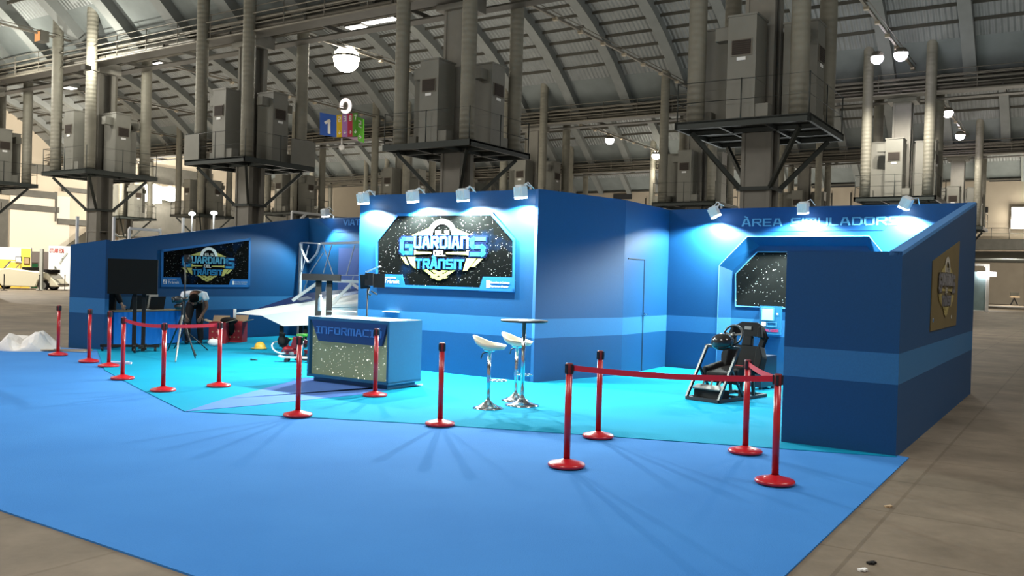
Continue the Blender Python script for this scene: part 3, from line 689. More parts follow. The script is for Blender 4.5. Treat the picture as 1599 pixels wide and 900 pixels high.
MB().box((cw * .22, -.114, chh * .36), (cw * .2, .01, chh * .14)).build('card_slot', WHITE, tm)
b = MB(); 
for (a, c, d, e) in ((cw * .6, chh * .43, cw * .44, .01), (cw * .6, chh * .27, cw * .44, .01)): b.box((a, -.115, c), (d, .01, e))
for x in (.38, .82): b.box((cw * x, -.115, chh * .35), (.01, .01, chh * .17))
b.build('keypad_frame', LTBLUE, tm)
MB().ball((cw * .86, -.115, chh * .72), (.018, .008, .018), 10).build('button', WHITE, tm)
b = MB(); word(b, 'SIMULADOR', cw * .1, cw * .92, chh * .09, chh * .18, 1.1, 2, -.112, .004); b.build('lettering', mat('red_letter', (.5, .02, .1), .6), tm)
# centre block
Afr = at(832.3, 599.6); Bc = at(969.6, 587.3); Cc = uv(-7.3, 17.15)
VF = 12.70
ctr = thing('booth_wall', 'blue centre block of the stand with the large logo panel and door', 'booth wall', uv(-10, VF), RU)
def luv(u, v, z=0): return Vector((u + 10, v - VF, z))
def toloc(p): return Vector((p.dot(U) + 10, p.dot(V) - VF, 0))
OF = uv(-10, VF)
xl = onwall(563, 313, OF, U)[0]; xr_ = onwall(829, 560, OF, U)[0]
a = toloc(Afr); b = toloc(Bc); c = toloc(Cc)
poly = [(xl, 0), (xr_, 0), (a.x, a.y), (b.x, b.y), (c.x, c.y), (xl - .6, c.y + .25), (xl - .6, 2.2)]
MB().slab(poly, 0, H).build('block', PAINT, ctr)
# door in the right side face
dd = (c - b).normalized(); nd = Vector((dd.y, -dd.x, 0)); Rd = math.atan2(dd.y, dd.x)
Wb = Bc.copy(); Dw = (Cc - Bc).normalized()
q0 = onwall(981, 404, Wb, Dw); q1 = onwall(1006.5, 404, Wb, Dw)
dr = MB(); 
for aa, bb in (((q0[0], 0, q0[1]), (q1[0], 0, q0[1])), ((q1[0], 0, q0[1]), (q1[0], 0, 0))): dr.bar(aa, bb, .022, .02, up=(0, 1, 0))
do = dr.build('door', BLACK, ctr, loc=(b.x, b.y, 0), rz=Rd)
hz = onwall(1004, 491, Wb, Dw)
MB().box((hz[0] - .03, -.02, hz[1]), (.05, .03, .06)).tube([(hz[0] - .03, -.03, hz[1]), (hz[0] - .03, -.07, hz[1]), (hz[0] + .09, -.07, hz[1])], .012, 8).build('door_handle', CHROME, do)

# ---------------------------------------------------------------- logo panels
LOGOM = (LOGOY, LOGOW, LOGOD, LOGOB, LOGOC)
GLARE_MUTED = (mat('muted_gold', (.34, .28, .10), .5), mat('muted_white', (.42, .40, .34), .5), mat('muted_dark', (.10, .085, .06), .5), mat('muted_slate', (.17, .17, .19), .5), mat('muted_grey', (.24, .24, .25), .5))  # logo colours greyed to paint in the glare on the glossy poster
def logo(par, x0, x1, z0, z1, y=-.02, mats=None):
    LOGOY, LOGOW, LOGOD, LOGOB, LOGOC = mats or LOGOM
    W, Hh = x1 - x0, z1 - z0
    X = lambda q: x0 + W * (q - 385) / 600; Z = lambda q: z0 + Hh * (715 - q) / 430
    def P(pl, mb, yy=y): mb.prism([(X(a), Z(b)) for a, b in pl], yy - .004, yy)
    d = MB()
    P([(470, 395), (600, 340), (600, 395)], d); P([(775, 345), (890, 395), (775, 395)], d)
    P([(393, 548), (425, 548), (455, 610), (430, 600)], d); P([(440, 548), (500, 548), (505, 635), (470, 605)], d)
    P([(970, 555), (935, 555), (890, 612), (915, 612)], d); P([(925, 555), (860, 555), (838, 642), (865, 640)], d)
    P([(552, 636), (590, 636), (690, 712), (660, 712)], d); P([(605, 640), (650, 640), (735, 690), (712, 700)], d)
    P([(792, 636), (754, 636), (654, 700), (680, 712)], d, y - .001); P([(738, 640), (694, 640), (610, 690), (632, 700)], d, y - .001)
    P([(485, 500), (505, 500), (505, 530), (470, 545)], d); P([(505, 510), (615, 514), (615, 526), (505, 530)], d)
    P([(880, 500), (858, 500), (858, 530), (885, 545)], d); P([(720, 514), (858, 510), (858, 530), (720, 526)], d)
    d.build('logo_wings', LOGOY, par)
    d = MB(); n = 14
    for k in range(n):
        a, b = PI * k / n, PI * (k + 1) / n
        P([(687 + 100 * math.cos(a), 395 - 115 * math.sin(a)), (687 + 100 * math.cos(b), 395 - 115 * math.sin(b)), (687 + 68 * math.cos(b), 395 - 80 * math.sin(b)), (687 + 68 * math.cos(a), 395 - 80 * math.sin(a))], d, y - .001)
    word(d, 'ELS', X(640), X(735), Z(392), Z(360), 1.2, 1.9, y - .002, .004); word(d, 'DEL', X(632), X(714), Z(540), Z(502), 1.3, 1.9, y - .002, .004)
    d.build('logo_dome', LOGOW, par)
    d = MB(); G_ = .55
    for (t_, a, b, c, e) in (('G', 388, 482, 535, 408), ('UARDIAN', 488, 873, 488, 402), ('S', 882, 985, 540, 408), ('TRÀNSIT', 503, 845, 632, 562)):
        word(d, t_, X(a), X(b), Z(c), Z(e), 1.6, 2.2, y - .003, .004, grow=G_)
    d.build('logo_outline', LOGOD, par)
    d = MB(); word(d, 'G', X(388), X(482), Z(535), Z(408), 1.5, 2.2, y - .008, .004); word(d, 'S', X(882), X(985), Z(540), Z(408), 1.5, 2.2, y - .008, .004); word(d, 'TRÀNSIT', X(503), X(845), Z(632), Z(562), 1.5, 2.2, y - .008, .004)
    d.build('logo_letters', LOGOB, par)
    d = MB(); word(d, 'UARDIAN', X(488), X(873), Z(488), Z(402), 1.5, 2.2, y - .008, .004); d.build('logo_letters', LOGOC, par)
def logo_panel(name, label, O, rz, D, corners, lx, tabs, m=STARS, fr=PANELB, bw_=.06, texts=True, logomat=None):
    t = thing(name, label, 'poster', O, rz)
    pl = [onwall(x, y, O, D) for x, y in corners]
    MB().prism(pl, -.012, -.001).build('print', m, t)
    if fr:
        b = MB(); c = Vector((sum(p[0] for p in pl) / len(pl), sum(p[1] for p in pl) / len(pl)))
        for p, q in zip(pl, pl[1:] + pl[:1]):
            P_, Q = Vector(p), Vector(q); d = (Q - P_).normalized(); n = Vector((-d.y, d.x)); 
            if n.dot(c - P_) < 0: n = -n
            b.bar(((P_ + n * bw_ / 2).x, -.014, (P_ + n * bw_ / 2).y), ((Q + n * bw_ / 2).x, -.014, (Q + n * bw_ / 2).y), bw_, .014, up=(0, 1, 0))
        b.build('frame', fr, t)
    (x0, y0), (x1, y1) = lx
    a = onwall(x0, (y0 + y1) / 2, O, D); b = onwall(x1, (y0 + y1) / 2, O, D); mx = (x0 + x1) / 2
    zt, zb = onwall(mx, y0, O, D)[1], onwall(mx, y1, O, D)[1]
    logo(t, a[0], b[0], zb, zt, mats=logomat)
    for i, (xa, ya, xb, yb) in enumerate(tabs):
        a = onwall(xa, yb, O, D); b = onwall(xb, yb, O, D); top = onwall(xa, ya, O, D)[1]; hgt = top - a[1]; wd = b[0] - a[0]; sl = hgt * .35
        if fr:
            pl = [(a[0], a[1]), (b[0], a[1]), (b[0] - (sl if i == 0 else 0), top), (a[0] + (sl if i else 0), top)]
            tb = MB().prism(pl, -.018, -.002).build('credit_tab', fr, t)
        else: tb = t
        mk = MB(); ms = hgt * .5
        x_ = a[0] + hgt * .18 + (sl if i else 0)
        mk.box((x_ + ms / 2, -.02, a[1] + hgt * .5), (ms * (.9 if i == 0 else .5), .006, ms)); mo = mk.build('emblem', LOGOW, tb)
        if i == 0:
            e = MB(); e.bar((x_ + ms * .2, -.025, a[1] + hgt * .3), (x_ + ms * .55, -.025, a[1] + hgt * .62), ms * .16, .006, up=(0, 1, 0)); e.bar((x_ + ms * .45, -.025, a[1] + hgt * .64), (x_ + ms * .8, -.025, a[1] + hgt * .66), ms * .16, .006, up=(0, 1, 0)); e.bar((x_ + ms * .62, -.025, a[1] + hgt * .28), (x_ + ms * .55, -.025, a[1] + hgt * .6), ms * .16, .006, up=(0, 1, 0)); e.build('emblem_mark', PANELB, mo)
        if texts:
            xx = x_ + ms * 1.25
            if i == 0:
                font_text('lettering', 'Trànsit', hgt * .42, xx, a[1] + hgt * .3, -.022, LOGOW, tb, (b[0] - xx) * .72)
                font_text('lettering', 'Servei Català de', hgt * .18, xx, a[1] + hgt * .68, -.022, LOGOW, tb, (b[0] - xx) * .55)
            else:
                font_text('lettering', 'Generalitat de Catalunya', hgt * .2, xx - ms * .4, a[1] + hgt * .56, -.022, LOGOW, tb, (b[0] - xx) * .9)
                font_text('lettering', "Departament d'Interior", hgt * .2, xx - ms * .4, a[1] + hgt * .3, -.022, LOGOW, tb, (b[0] - xx) * .85)
    return t
f4 = lambda l: [(540 + a / 4.5, 280 + b / 4.5) for a, b in l]
logo_panel('logo_panel', 'large octagonal starfield poster with the blue and yellow logo on the centre block', OF, RU, U,
           f4([(215, 755), (215, 430), (365, 240), (1030, 232), (1195, 425), (1190, 792)]), (f4([(385, 285)])[0], f4([(987, 715)])[0]),
           [(588.5, 428, 634, 447.5), (748, 432, 803.5, 455)], bw_=.05)
OLw = uv(-18.40, 10.85)
f9 = lambda l: [(240 + a / 9, 360 + b / 9) for a, b in l]
DL = (BLc - OLw).normalized()
logo_panel('logo_panel', 'dark starfield poster with sloping top and logo on the left side wall', OLw, math.atan2(DL.y, DL.x), DL,
           f9([(95, 795), (100, 270), (1360, 105), (1345, 800)]), (f9([(385, 240)])[0], f9([(1120, 720)])[0]),
           [(251, 433, 285, 447), (356, 436, 389, 447.5)], bw_=.06)
OLIVE = mat('olive_glare_print', (.14, .105, .04), .5, noise=.3, nscale=1.5)  # warm reflection of the glossy poster painted into the print colour
f45 = lambda l: [(1420 + a / 4.5, 360 + b / 4.5) for a, b in l]
logo_panel('logo_panel', 'olive brown poster with sloping top and logo on the outer right wall', RF1, math.atan2(Dr.y, Dr.x), Dr,
           f45([(140, 710), (160, 215), (350, 75), (322, 665)]), (f45([(192, 188)])[0], f45([(305, 608)])[0]),
           [(1453, 494, 1466, 507), (1482, 490, 1493, 500)], m=OLIVE, fr=None, texts=False, logomat=GLARE_MUTED)

# ---------------------------------------------------------------- floodlights on arms
def flood(name, O, D, x, y, h, out, label, power, tgt_x, tgt_h, ang=75, group='floodlights over the centre logo panel', tgt_out=0.0, tilt=0, aimy=None):
    """head hangs from an arm clamped to the wall top, `out` in front of the wall"""
    n = Vector((D.y, -D.x, 0))
    Oo = O + n * out; s, z = onwall(x, y, Oo, D)
    base = O + D * s + Vector((0, 0, h))
    t = thing(name, label, 'floodlight', base, math.atan2(D.y, D.x), group)
    dz = z - h
    b = MB(); b.bar((0, .06, -.03), (0, .06, .08), .03, .03); b.tube([(.0, .06, .06), (.02, -.1, max(dz, .06) + .02), (0, -out, dz + .05)], .014, 6); b.build('arm', WHITEP, t)
    hb = MB(); tl = Matrix.Translation((0, -out, dz)) @ Matrix.Rotation(tilt, 4, 'Y') @ Matrix.Rotation(math.radians(10), 4, 'X') @ Matrix.Scale(1.35, 4)
    hb.box((0, 0, .02), (.13, .12, .13), tl); hb.box((0, 0, .095), (.09, .09, .02), tl)
    for q in range(5): hb.box((-.05 + q * .025, -.063, .02), (.008, .012, .12), tl)
    hb.tube([(.04, 0, .10), (.10, .03, .13), (.14, .1, .04)], .006, 6, M=tl); hb.build('head', WHITEP, t)
    MB().box((0, 0, -.055), (.12, .11, .02), tl).build('lens', LENS, t)
    head = base + n * out + Vector((0, 0, dz - .12))
    tg = O + D * (s + tgt_x) + n * tgt_out + Vector((0, 0, tgt_h))
    light('booth_flood_light', 'SPOT', head, power, COOL, .04, tg, ang, .3)
FP = 1080
for i, (x, y, tx, lb) in enumerate(((567, 312, .1, 'white floodlight on an arm at the left corner of the centre block'), (644.5, 309, .35, 'white floodlight on an arm, second from left over the logo'), (723, 307, .35, 'white floodlight on an arm, third from left over the logo'), (813, 302, -.1, 'white floodlight on an arm at the right corner of the centre block'))):
    flood('floodlight', OF, U, x, y, H, .25, lb, FP, tx, 1.2, 150, tgt_out=.30)
for i, (x, y, tx, tl, lb) in enumerate(((1116, 333, -.15, -.45, 'white floodlight left of the simulator header lettering'), (1254, 327, 0, 0, 'white floodlight over the middle of the simulator header'), (1414, 319, -.25, .45, 'white tilted floodlight right of the simulator header by the sloping wall'))):
    flood('floodlight', BLc, Db, x, y, H, .27, lb, FP, tx, 1.2, 155, 'floodlights over the simulator area', tgt_out=.32, tilt=tl)
flood('floodlight', BLc, Db, 508, 334, H, .25, 'bright floodlight above the back wall at the left bay', 620, .9, .6, 126, 'floodlights over the left bay', tgt_out=1.6)
for x, y, lb in ((300, 334, 'small floodlight over the left wall above the poster, dimmer left one'), (334, 333, 'small floodlight over the left wall above the poster, brighter right one')):
    s, z = onwall(x, y, OLw - U * 1.2, DL); p = OLw - U * 1.2 + DL * s + Vector((0, 0, z))
    t = thing('floodlight', lb, 'floodlight', p, 0, 'floodlights over the left bay'); MB().tube([(0, 0, 0), (0, 0, -.9)], .02, 6).build('arm', WHITEP, t); MB().ball((0, 0, 0), (.09, .07, .05), 12).build('lens', LENS, t)
# white poles and goal frames behind the left wall
k = 0
for (xs_, yt, lb) in (((121,), 338, 'thin white pole behind the left wall, nearest its left end'), ((178,), 339, 'thin white pole behind the left wall, right of the steel pillar'), ((286,), 340, 'thin white pole behind the left wall by the small floodlights'), ((202, 250), 357, 'white goal shaped frame rising behind the left wall'), ((456, 506), 331, 'white angled frame behind the corner of the stand')):
    Q = OLw - U * 2.0; t = thing('exhibition_post', lb, 'post', Q, math.atan2(DL.y, DL.x)); b = MB()
    ps = [onwall(x, yt, Q, DL) for x in xs_]
    for p in ps: b.box((p[0], 0, p[1] / 2), (.055, .055, p[1]))
    if len(ps) > 1: b.bar((ps[0][0], 0, ps[0][1]), (ps[1][0], 0, ps[0][1]), .07, .07)
    if xs_[0] == 456: b.bar((ps[0][0], 0, ps[0][1] - .5), (ps[0][0] + .6, 0, ps[0][1]), .06, .06)
    b.build('frame', WHITE, t)

# ---------------------------------------------------------------- information counter
p1, p2 = at(487.9, 597), at(611.3, 610.4)
CW, CD, CH = 1.72, .78, 1.06
cc = uv(-10.48, 10.12)
ct = thing('information_counter', 'blue information counter with glowing starfield front and lettered band', 'counter', cc, RU)
MB().box((CW / 2, CD / 2 + .02, .05), (CW - .16, CD - .12, .10)).build('plinth', COUNTERB, ct)
b = MB(); b.box((CW / 2, CD / 2, CH - .02), (CW, CD, .05)); b.box((CW / 2, CD / 2, .12), (CW, CD, .04)); b.box((.02, CD / 2, .57), (.04, CD, .90)); b.box((CW - .02, CD / 2, .57), (.04, CD, .90)); b.box((CW / 2, CD / 2 + .15, .57), (CW - .04, CD - .36, .88))
b.build('body', COUNTERB, ct)
MB().box((CW / 2, .08, .57), (CW - .08, .02, .86)).build('light_panel', BACKLIT, ct)
hp = MB().prism([(.07, CH - .045), (CW - .05, CH - .045), (CW - .15, .68), (.24, .68)], .0, .05).build('header_board', mat('counter_header', (.003, .045, .17), .5), ct)
b = MB(); word(b, 'JNFORMACJÓ', .20, CW - .15, .80, .915, 1.1, 1.9, -.001, .008); b.build('lettering', mat('counter_letter', (.05, .22, .6), .6), hp)
TOP = CH + .005
# things on the counter
def on_counter(x, y): return at(x, y, TOP)
p = on_counter(500, 486); t = thing('water_bottle', 'clear plastic water bottle standing on the counter', 'bottle', Vector((p.x, p.y, TOP)) + V * 0)
t.scale = (1.3, 1.3, 1.2)
MB().lathe([(0, 0), (.033, 0), (.035, .02), (.033, .1), (.035, .15), (.03, .19), (.013, .225), (.013, .235)], 16).build('bottle_body', mat('clear_plastic', (.75, .85, .9), .15, trans=.6), t)
MB().lathe([(.015, .23), (.015, .25), (0, .25)], 12).build('cap', WHITEP, t)
for (x, y, rz, w_, d_, lb) in ((528, 486.5, .2, .34, .24, 'white sheets of paper beside the bottle on the counter'), (545, 487.5, -.5, .26, .2, 'white leaflet overlapping the papers on the counter'), (612, 487.5, .5, .32, .24, 'white leaflets on the right end of the counter')):
    p = on_counter(x, y); t = MB().box((0, 0, .004), (w_, d_, .006)).box((.02, .01, .009), (w_ * .9, d_ * .9, .003), rz=0).build('paper_sheets', WHITE, loc=p, rz=RU + rz); tag(t, lb, 'paper')

# ---------------------------------------------------------------- bar table & stools
tb = thing('bar_table', 'tall round bar table with black top and chrome pedestal', 'table', at(815, 633.5, .02) , 0)
tb.location.z = .02
MB().lathe([(0, 1.15), (.32, 1.15), (.325, 1.16), (.325, 1.172), (.32, 1.178), (0, 1.178)], 40).build('table_top', mat('table_top_dark', (.03, .03, .032), .3), tb)
MB().tube([(0, 0, .06), (0, 0, 1.15)], .028, 16).build('pedestal', CHROME, tb)
MB().lathe([(0, 0), (.235, 0), (.235, .012), (.17, .03), (.08, .06), (.045, .10), (.03, .13), (0, .13)], 36).build('base', CHROME, tb)
CREAM = mat('stool_cream', (.72, .66, .52), .35)
def stool(loc_, rz, label):
    t = thing('bar_stool', label, 'stool', loc_, rz, 'bar stools at the tall table')
    MB().lathe([(0, 0), (.205, 0), (.205, .01), (.15, .03), (.07, .07), (.04, .1), (.026, .12), (0, .12)], 32).build('base', CHROME, t)
    MB().tube([(0, 0, .1), (0, 0, .78)], .026, 14).build('pedestal', CHROME, t)
    b = MB(); b.tube([(.0, -.02, .38)] + [(.13 + .11 * math.cos(a), .10 * math.sin(a), .38) for a in [PI + 2 * PI * k / 16 + .3 for k in range(15)]] + [(.0, .02, .38)], .010, 8); b.lathe([(.034, .35), (.034, .41)], 14)
    b.build('footrest', CHROME, t)
    MB().tube([(-.02, 0, .76), (-.10, .02, .73), (-.12, .02, .66)], .009, 6).build('lever', BLACK, t)
    # moulded seat: dish with raised back rim and a slot
    n = 28; rings = [(0, 0), (.10, .002), (.17, .02), (.205, .06), (.215, .062), (.18, .0), (.10, -.02), (0, -.022)]
    vs = []; fs = []
    for (r, z) in rings:
        for k in range(n):
            a = 2 * PI * k / n; back = max(0, -math.cos(a)) ** 1.5; zz = z + (r / .215) ** 2 * (.10 * back - .025 * max(0, math.cos(a)))
            vs.append((r * 1.08 * math.cos(a), r * .98 * math.sin(a), .81 + zz))
    for i in range(len(rings) - 1):
        for k in range(n): fs.append((i * n + k, i * n + (k + 1) % n, (i + 1) * n + (k + 1) % n, (i + 1) * n + k))
    s_ = MB().add(vs, fs, True).build('seat', CREAM, t)
    MB().box((-.13, 0, .842), (.012, .16, .006)).build('slot', GRILLE, s_)
    MB().lathe([(0, .76), (.06, .76), (.09, .79), (0, .79)], 16).build('seat_plate', CHROME, t)
    return t
s1_ = stool(at(762, 638, .02), -.25, 'cream moulded bar stool at the left, nearer the camera'); s1_.location.z = .02
s2_ = stool(at(805, 626, .02), -.45, 'cream moulded bar stool partly behind the tall table'); s2_.location.z = .02

# ---------------------------------------------------------------- stanchions
def stanchion(loc_, label):
    t = thing('barrier_post', label, 'barrier post', loc_, random.uniform(0, 1), 'red belt barrier posts')
    MB().lathe([(0, 0), (.165, 0), (.175, .008), (.175, .026), (.165, .036), (.10, .052), (.05, .066), (.034, .075)], 36).build('base', RED, t)
    MB().tube([(0, 0, .06), (0, 0, .885)], .0315, 20).build('pole', RED, t)
    c = MB(); c.lathe([(.033, .868), (.0335, .872), (.0335, .962), (.028, .97), (0, .97)], 20); c.build('cap', mat('dark_red_cap', (.16, .01, .015), .4), t)
    c = MB()
    for a in (0, PI / 2, PI, 3 * PI / 2): c.box((.036 * math.cos(a), .036 * math.sin(a), .915), (.018, .022, .085), rz=0 if a in (0, PI) else PI / 2)
    c.build('belt_slot', BLACK, t)
    return t
ST = [(90.5, 555, 'red barrier post at the far left beside the white plastic sheet'), (138.8, 565.6, 'red barrier post second from the left, before the left wall panel'), (169.7, 572.7, 'red barrier post third from the left, no belt, before the television'),
      (191.2, 592.2, 'red barrier post holding the left end of the left belt run'), (254.6, 611, 'red barrier post in the middle of the left belt run'), (341.7, 604, 'red barrier post at the right end of the left belt run'),
      (465, 650, 'lone red barrier post left of the information counter'), (585.5, 618.8, 'lone red barrier post right in front of the counter front'), (687, 664, 'lone red barrier post between the counter and the bar stools'),
      (884.5, 728.6, 'red barrier post at the near left corner of the simulator enclosure'), (933.8, 683.2, 'red barrier post at the far left of the simulator enclosure'), (1163.6, 707, 'red barrier post at the far right of the simulator enclosure, before the seat'), (1209.8, 754.6, 'red barrier post nearest the camera at the right corner')]
SP = []
first = None
for (x, y, lb) in ST:
    p = at(x, y, .02)
    if first is None: first = stanchion(p, lb); o = first
    else: o = copy_tree(first); o['label'] = lb; o.location = p
    o.rotation_euler = (0, 0, RU + random.uniform(-.2, .2)); SP.append(p.copy())
def belt(i, j, sag, label, z0=.925, z1=.925):
    a, b = SP[i], SP[j]; n = 14; vs = []; fs = []; d = (b - a).normalized(); a = a + d * .034; b = b - d * .034; nn = Vector((-d.y, d.x, 0)) * .0015
    for k in range(n + 1):
        t = k / n; p = a.lerp(b, t); z = z0 + (z1 - z0) * t - sag * 4 * t * (1 - t)
        for (s_, hz) in ((1, .026), (1, -.026), (-1, -.026), (-1, .026)): vs.append(p + nn * s_ + Vector((0, 0, z + hz)))
    for k in range(n):
        for q in range(4): fs.append((k * 4 + q, k * 4 + (q + 1) % 4, (k + 1) * 4 + (q + 1) % 4, (k + 1) * 4 + q))
    o = MB().add(vs, fs).build('barrier_belt', REDB); tag(o, label, 'barrier belt', 'red barrier belts')
belt(3, 4, .03, 'red retractable belt, left half of the left barrier run'); belt(4, 5, .01, 'red retractable belt, right half of the left barrier run')
belt(9, 12, .03, 'long red retractable belt across the front of the simulator enclosure'); belt(11, 12, .02, 'short red belt joining the two right hand posts')

# ---------------------------------------------------------------- racing simulator rig
rg0 = at(1072, 624, .02); rg1 = at(1122, 631, .02); rr = at(1190, 613, .02)
fx = (rg1 - rg0).normalized(); Rr = math.atan2(fx.y, fx.x)
rig = thing('racing_simulator', 'black racing simulator rig with bucket seat, steering wheel and pedals', 'simulator', Vector((rg0.x, rg0.y, .02)), Rr)
# local: x to the right (seen from camera), y towards the back (seat), rig 0.52 wide, 1.5 long
W_ = (rg1 - rg0).length
fr = MB()
for x in (0, W_): fr.bar((x, 0, .03), (x, 1.35, .03), .045, .045)
fr.bar((0, 0, .03), (W_, 0, .03), .045, .045); fr.bar((0, 1.35, .03), (W_, 1.35, .03), .045, .045); fr.bar((0, .7, .03), (W_, .7, .03), .04, .04)
for x in (0, W_):
    fr.bar((x, .0, .04), (x + .06, .42, .80), .035, .04); fr.bar((x, .68, .04), (x + .03, .26, .50), .03, .035)
fr.bar((.04, .42, .80), (W_ + .08, .42, .80), .04, .04)
fr.build('frame', mat('rig_steel', (.02, .02, .024), .5, .1), rig)
pd = MB(); R_ = Matrix.Translation((W_ / 2, .16, .20)) @ Matrix.Rotation(.30, 4, 'X')
pd.box((0, 0, 0), (W_ * .86, .16, .02), R_); po = pd.build('pedal_board', mat('grey_board', (.13, .125, .12), .6), rig)
MB().box((W_ / 2, .24, .10), (W_ * .8, .26, .12)).build('pedal_housing', BLACKM, rig)
for q, x in enumerate((-.14, 0, .14)):
    e = MB(); e.bar((x, .06, .0), (x, .12, .06), .03, .01, M=R_); e.box((x, .13, .08), (.05, .012, .06), R_); e.build('pedal', BLACK, po)
wb = MB(); Cw = Vector((W_ / 2 + .10, .46, .90)); wb.ball(Cw + Vector((-.02, -.10, -.02)), (.175, .16, .13), 20); wb.box(Cw + Vector((0, .02, -.08)), (.16, .2, .08)); wbo = wb.build('wheel_base', mat('gloss_black', (.02, .018, .018), .12), rig)
st = MB(); Rw = Matrix.Translation(Cw + Vector((.04, .10, .08))) @ Matrix.Rotation(math.radians(72), 4, 'X')
st.tube([(.155 * math.cos(a), .155 * math.sin(a), 0) for a in [2 * PI * k / 28 for k in range(28)]], .016, 10, closed=True, M=Rw)
for a in (PI / 2 * 3, .2, PI - .2): st.bar((0, 0, 0), (.14 * math.cos(a), .14 * math.sin(a), 0), .03, .012, M=Rw)
st.ball((0, 0, 0), (.045, .045, .02), 12, Rw); st.build('steering_wheel', BLACK, rig)
SX = W_ / 2 + .06
def seatshell():
    b = MB()
    # backrest outline (x, z) with three openings, leaning back
    lean = Matrix.Translation((SX, 1.02, .38)) @ Matrix.Rotation(math.radians(-12), 4, 'X') @ Matrix.Diagonal((1.2, 1, 1.06, 1))
    out = [(-.24, 0), (-.27, .22), (-.21, .40), (-.25, .55), (-.20, .70), (-.11, .755), (.11, .755), (.20, .70), (.25, .55), (.21, .40), (.27, .22), (.24, 0)]
    # strips around the openings
    b.prism([(-.24, 0), (-.27, .22), (-.215, .40), (.215, .40), (.27, .22), (.24, 0)], -.03, .05, lean)
    b.prism([(-.215, .40), (-.25, .55), (-.19, .55), (-.165, .40)], -.03, .05, lean); b.prism([(.215, .40), (.165, .40), (.19, .55), (.25, .55)], -.03, .05, lean)
    b.prism([(-.075, .40), (-.065, .55), (.065, .55), (.075, .40)], -.03, .05, lean)
    b.prism([(-.25, .55), (-.20, .70), (-.11, .755), (.11, .755), (.20, .70), (.25, .55)], -.03, .05, lean)
    for s_ in (-1, 1):   # side bolsters
        b.prism([(s_ * .20, .02), (s_ * .275, .02), (s_ * .30, .24), (s_ * .24, .40), (s_ * .19, .36)], -.13, .04, lean)
        b.prism([(s_ * .18, .52), (s_ * .25, .52), (s_ * .21, .69), (s_ * .17, .67)], -.12, .04, lean)
    o = b.build('backrest', BLACKM, rig)
    md = o.modifiers.new('b', 'BEVEL'); md.width = .018; md.segments = 3
    MB().box((0, -.04, .66), (.10, .012, .05), lean).build('seat_badge', mat('badge_grey', (.18, .17, .16), .6), o)
    MB().box((0, -.04, .08), (.26, .014, .035), lean).build('seat_trim', mat('red_trim', (.35, .01, .015), .6), o)
    c = MB(); cz = Matrix.Translation((SX - .08, .74, .36)) @ Matrix.Rotation(math.radians(8), 4, 'X'); c.box((0, 0, 0), (.46, .56, .17), cz); c.box((-.26, 0, .03), (.09, .54, .24), cz); c.box((.26, 0, .03), (.09, .54, .24), cz)
    o2 = c.build('seat', BLACKM, rig); md = o2.modifiers.new('b', 'BEVEL'); md.width = .03; md.segments = 3
    c = MB()
    for x in (-.2, .2): c.bar((SX + x, .6, .05), (SX + x, .66, .28), .04, .04); c.bar((SX + x, 1.0, .05), (SX + x, .98, .30), .04, .04)
    c.build('seat_bracket', STEEL, rig)
seatshell()
pc = thing('computer_case', 'black computer case on the cyan carpet behind the racing seat', 'computer', at(1186, 612, .02) + Vector((0, .35, 0)), Rr)
MB().box((.06, .2, .30), (.20, .5, .52)).build('case', mat('case_navy', (.01, .014, .03), .35), pc)
b = MB()
for x in (-.01, .13):
    for y in (0, .4): MB().box((x, y, .02), (.05, .05, .04)).build('foot', BLACK, pc)
MB().box((-.0, -.06, .2), (.10, .012, .16)).build('sticker', WHITE, pc)

# ---------------------------------------------------------------- television on a wheeled stand
tvp = at(213, 549, .02); tv = thing('television', 'large black television on a two pole wheeled stand', 'television', tvp, math.radians(14))
k = tvp.y / FPX
X = lambda x: (x - 213) * k; Z = lambda y: (547 - y) * k + .02
sc_ = MB(); sc_.box(((X(169.5) + X(242)) / 2, -.02, (Z(404.5) + Z(459)) / 2), (X(242) - X(169.5), .06, Z(404.5) - Z(459))); sc_.build('screen', mat('tv_screen', (.008, .008, .006), .5, spec=.15), tv)
for x in (208.3, 221.8): MB().box((X(x), .06, Z(470) / 2 + .1), (.075, .05, Z(410) - .1)).build('pole', BLACKM, tv)
MB().box(((X(208.3) + X(221.8)) / 2, .03, Z(432)), (.4, .05, .4)).build('bracket', BLACKM, tv)
b = MB(); b.box((X(203), .06, .11), (1.15, .07, .05)); b.bar((X(208.3), .35, .11), (X(213), -.38, .11), .06, .05); b.bar((X(221.8), .35, .11), (X(222), -.35, .11), .06, .05); b.build('base', BLACKM, tv)
for (x, y) in ((X(163), .06), (X(215), -.38), (X(240), .06), (X(222), .35)): MB().tube([(x - .02, y, .045), (x + .02, y, .045)], .045, 14).build('caster', BLACK, tv)

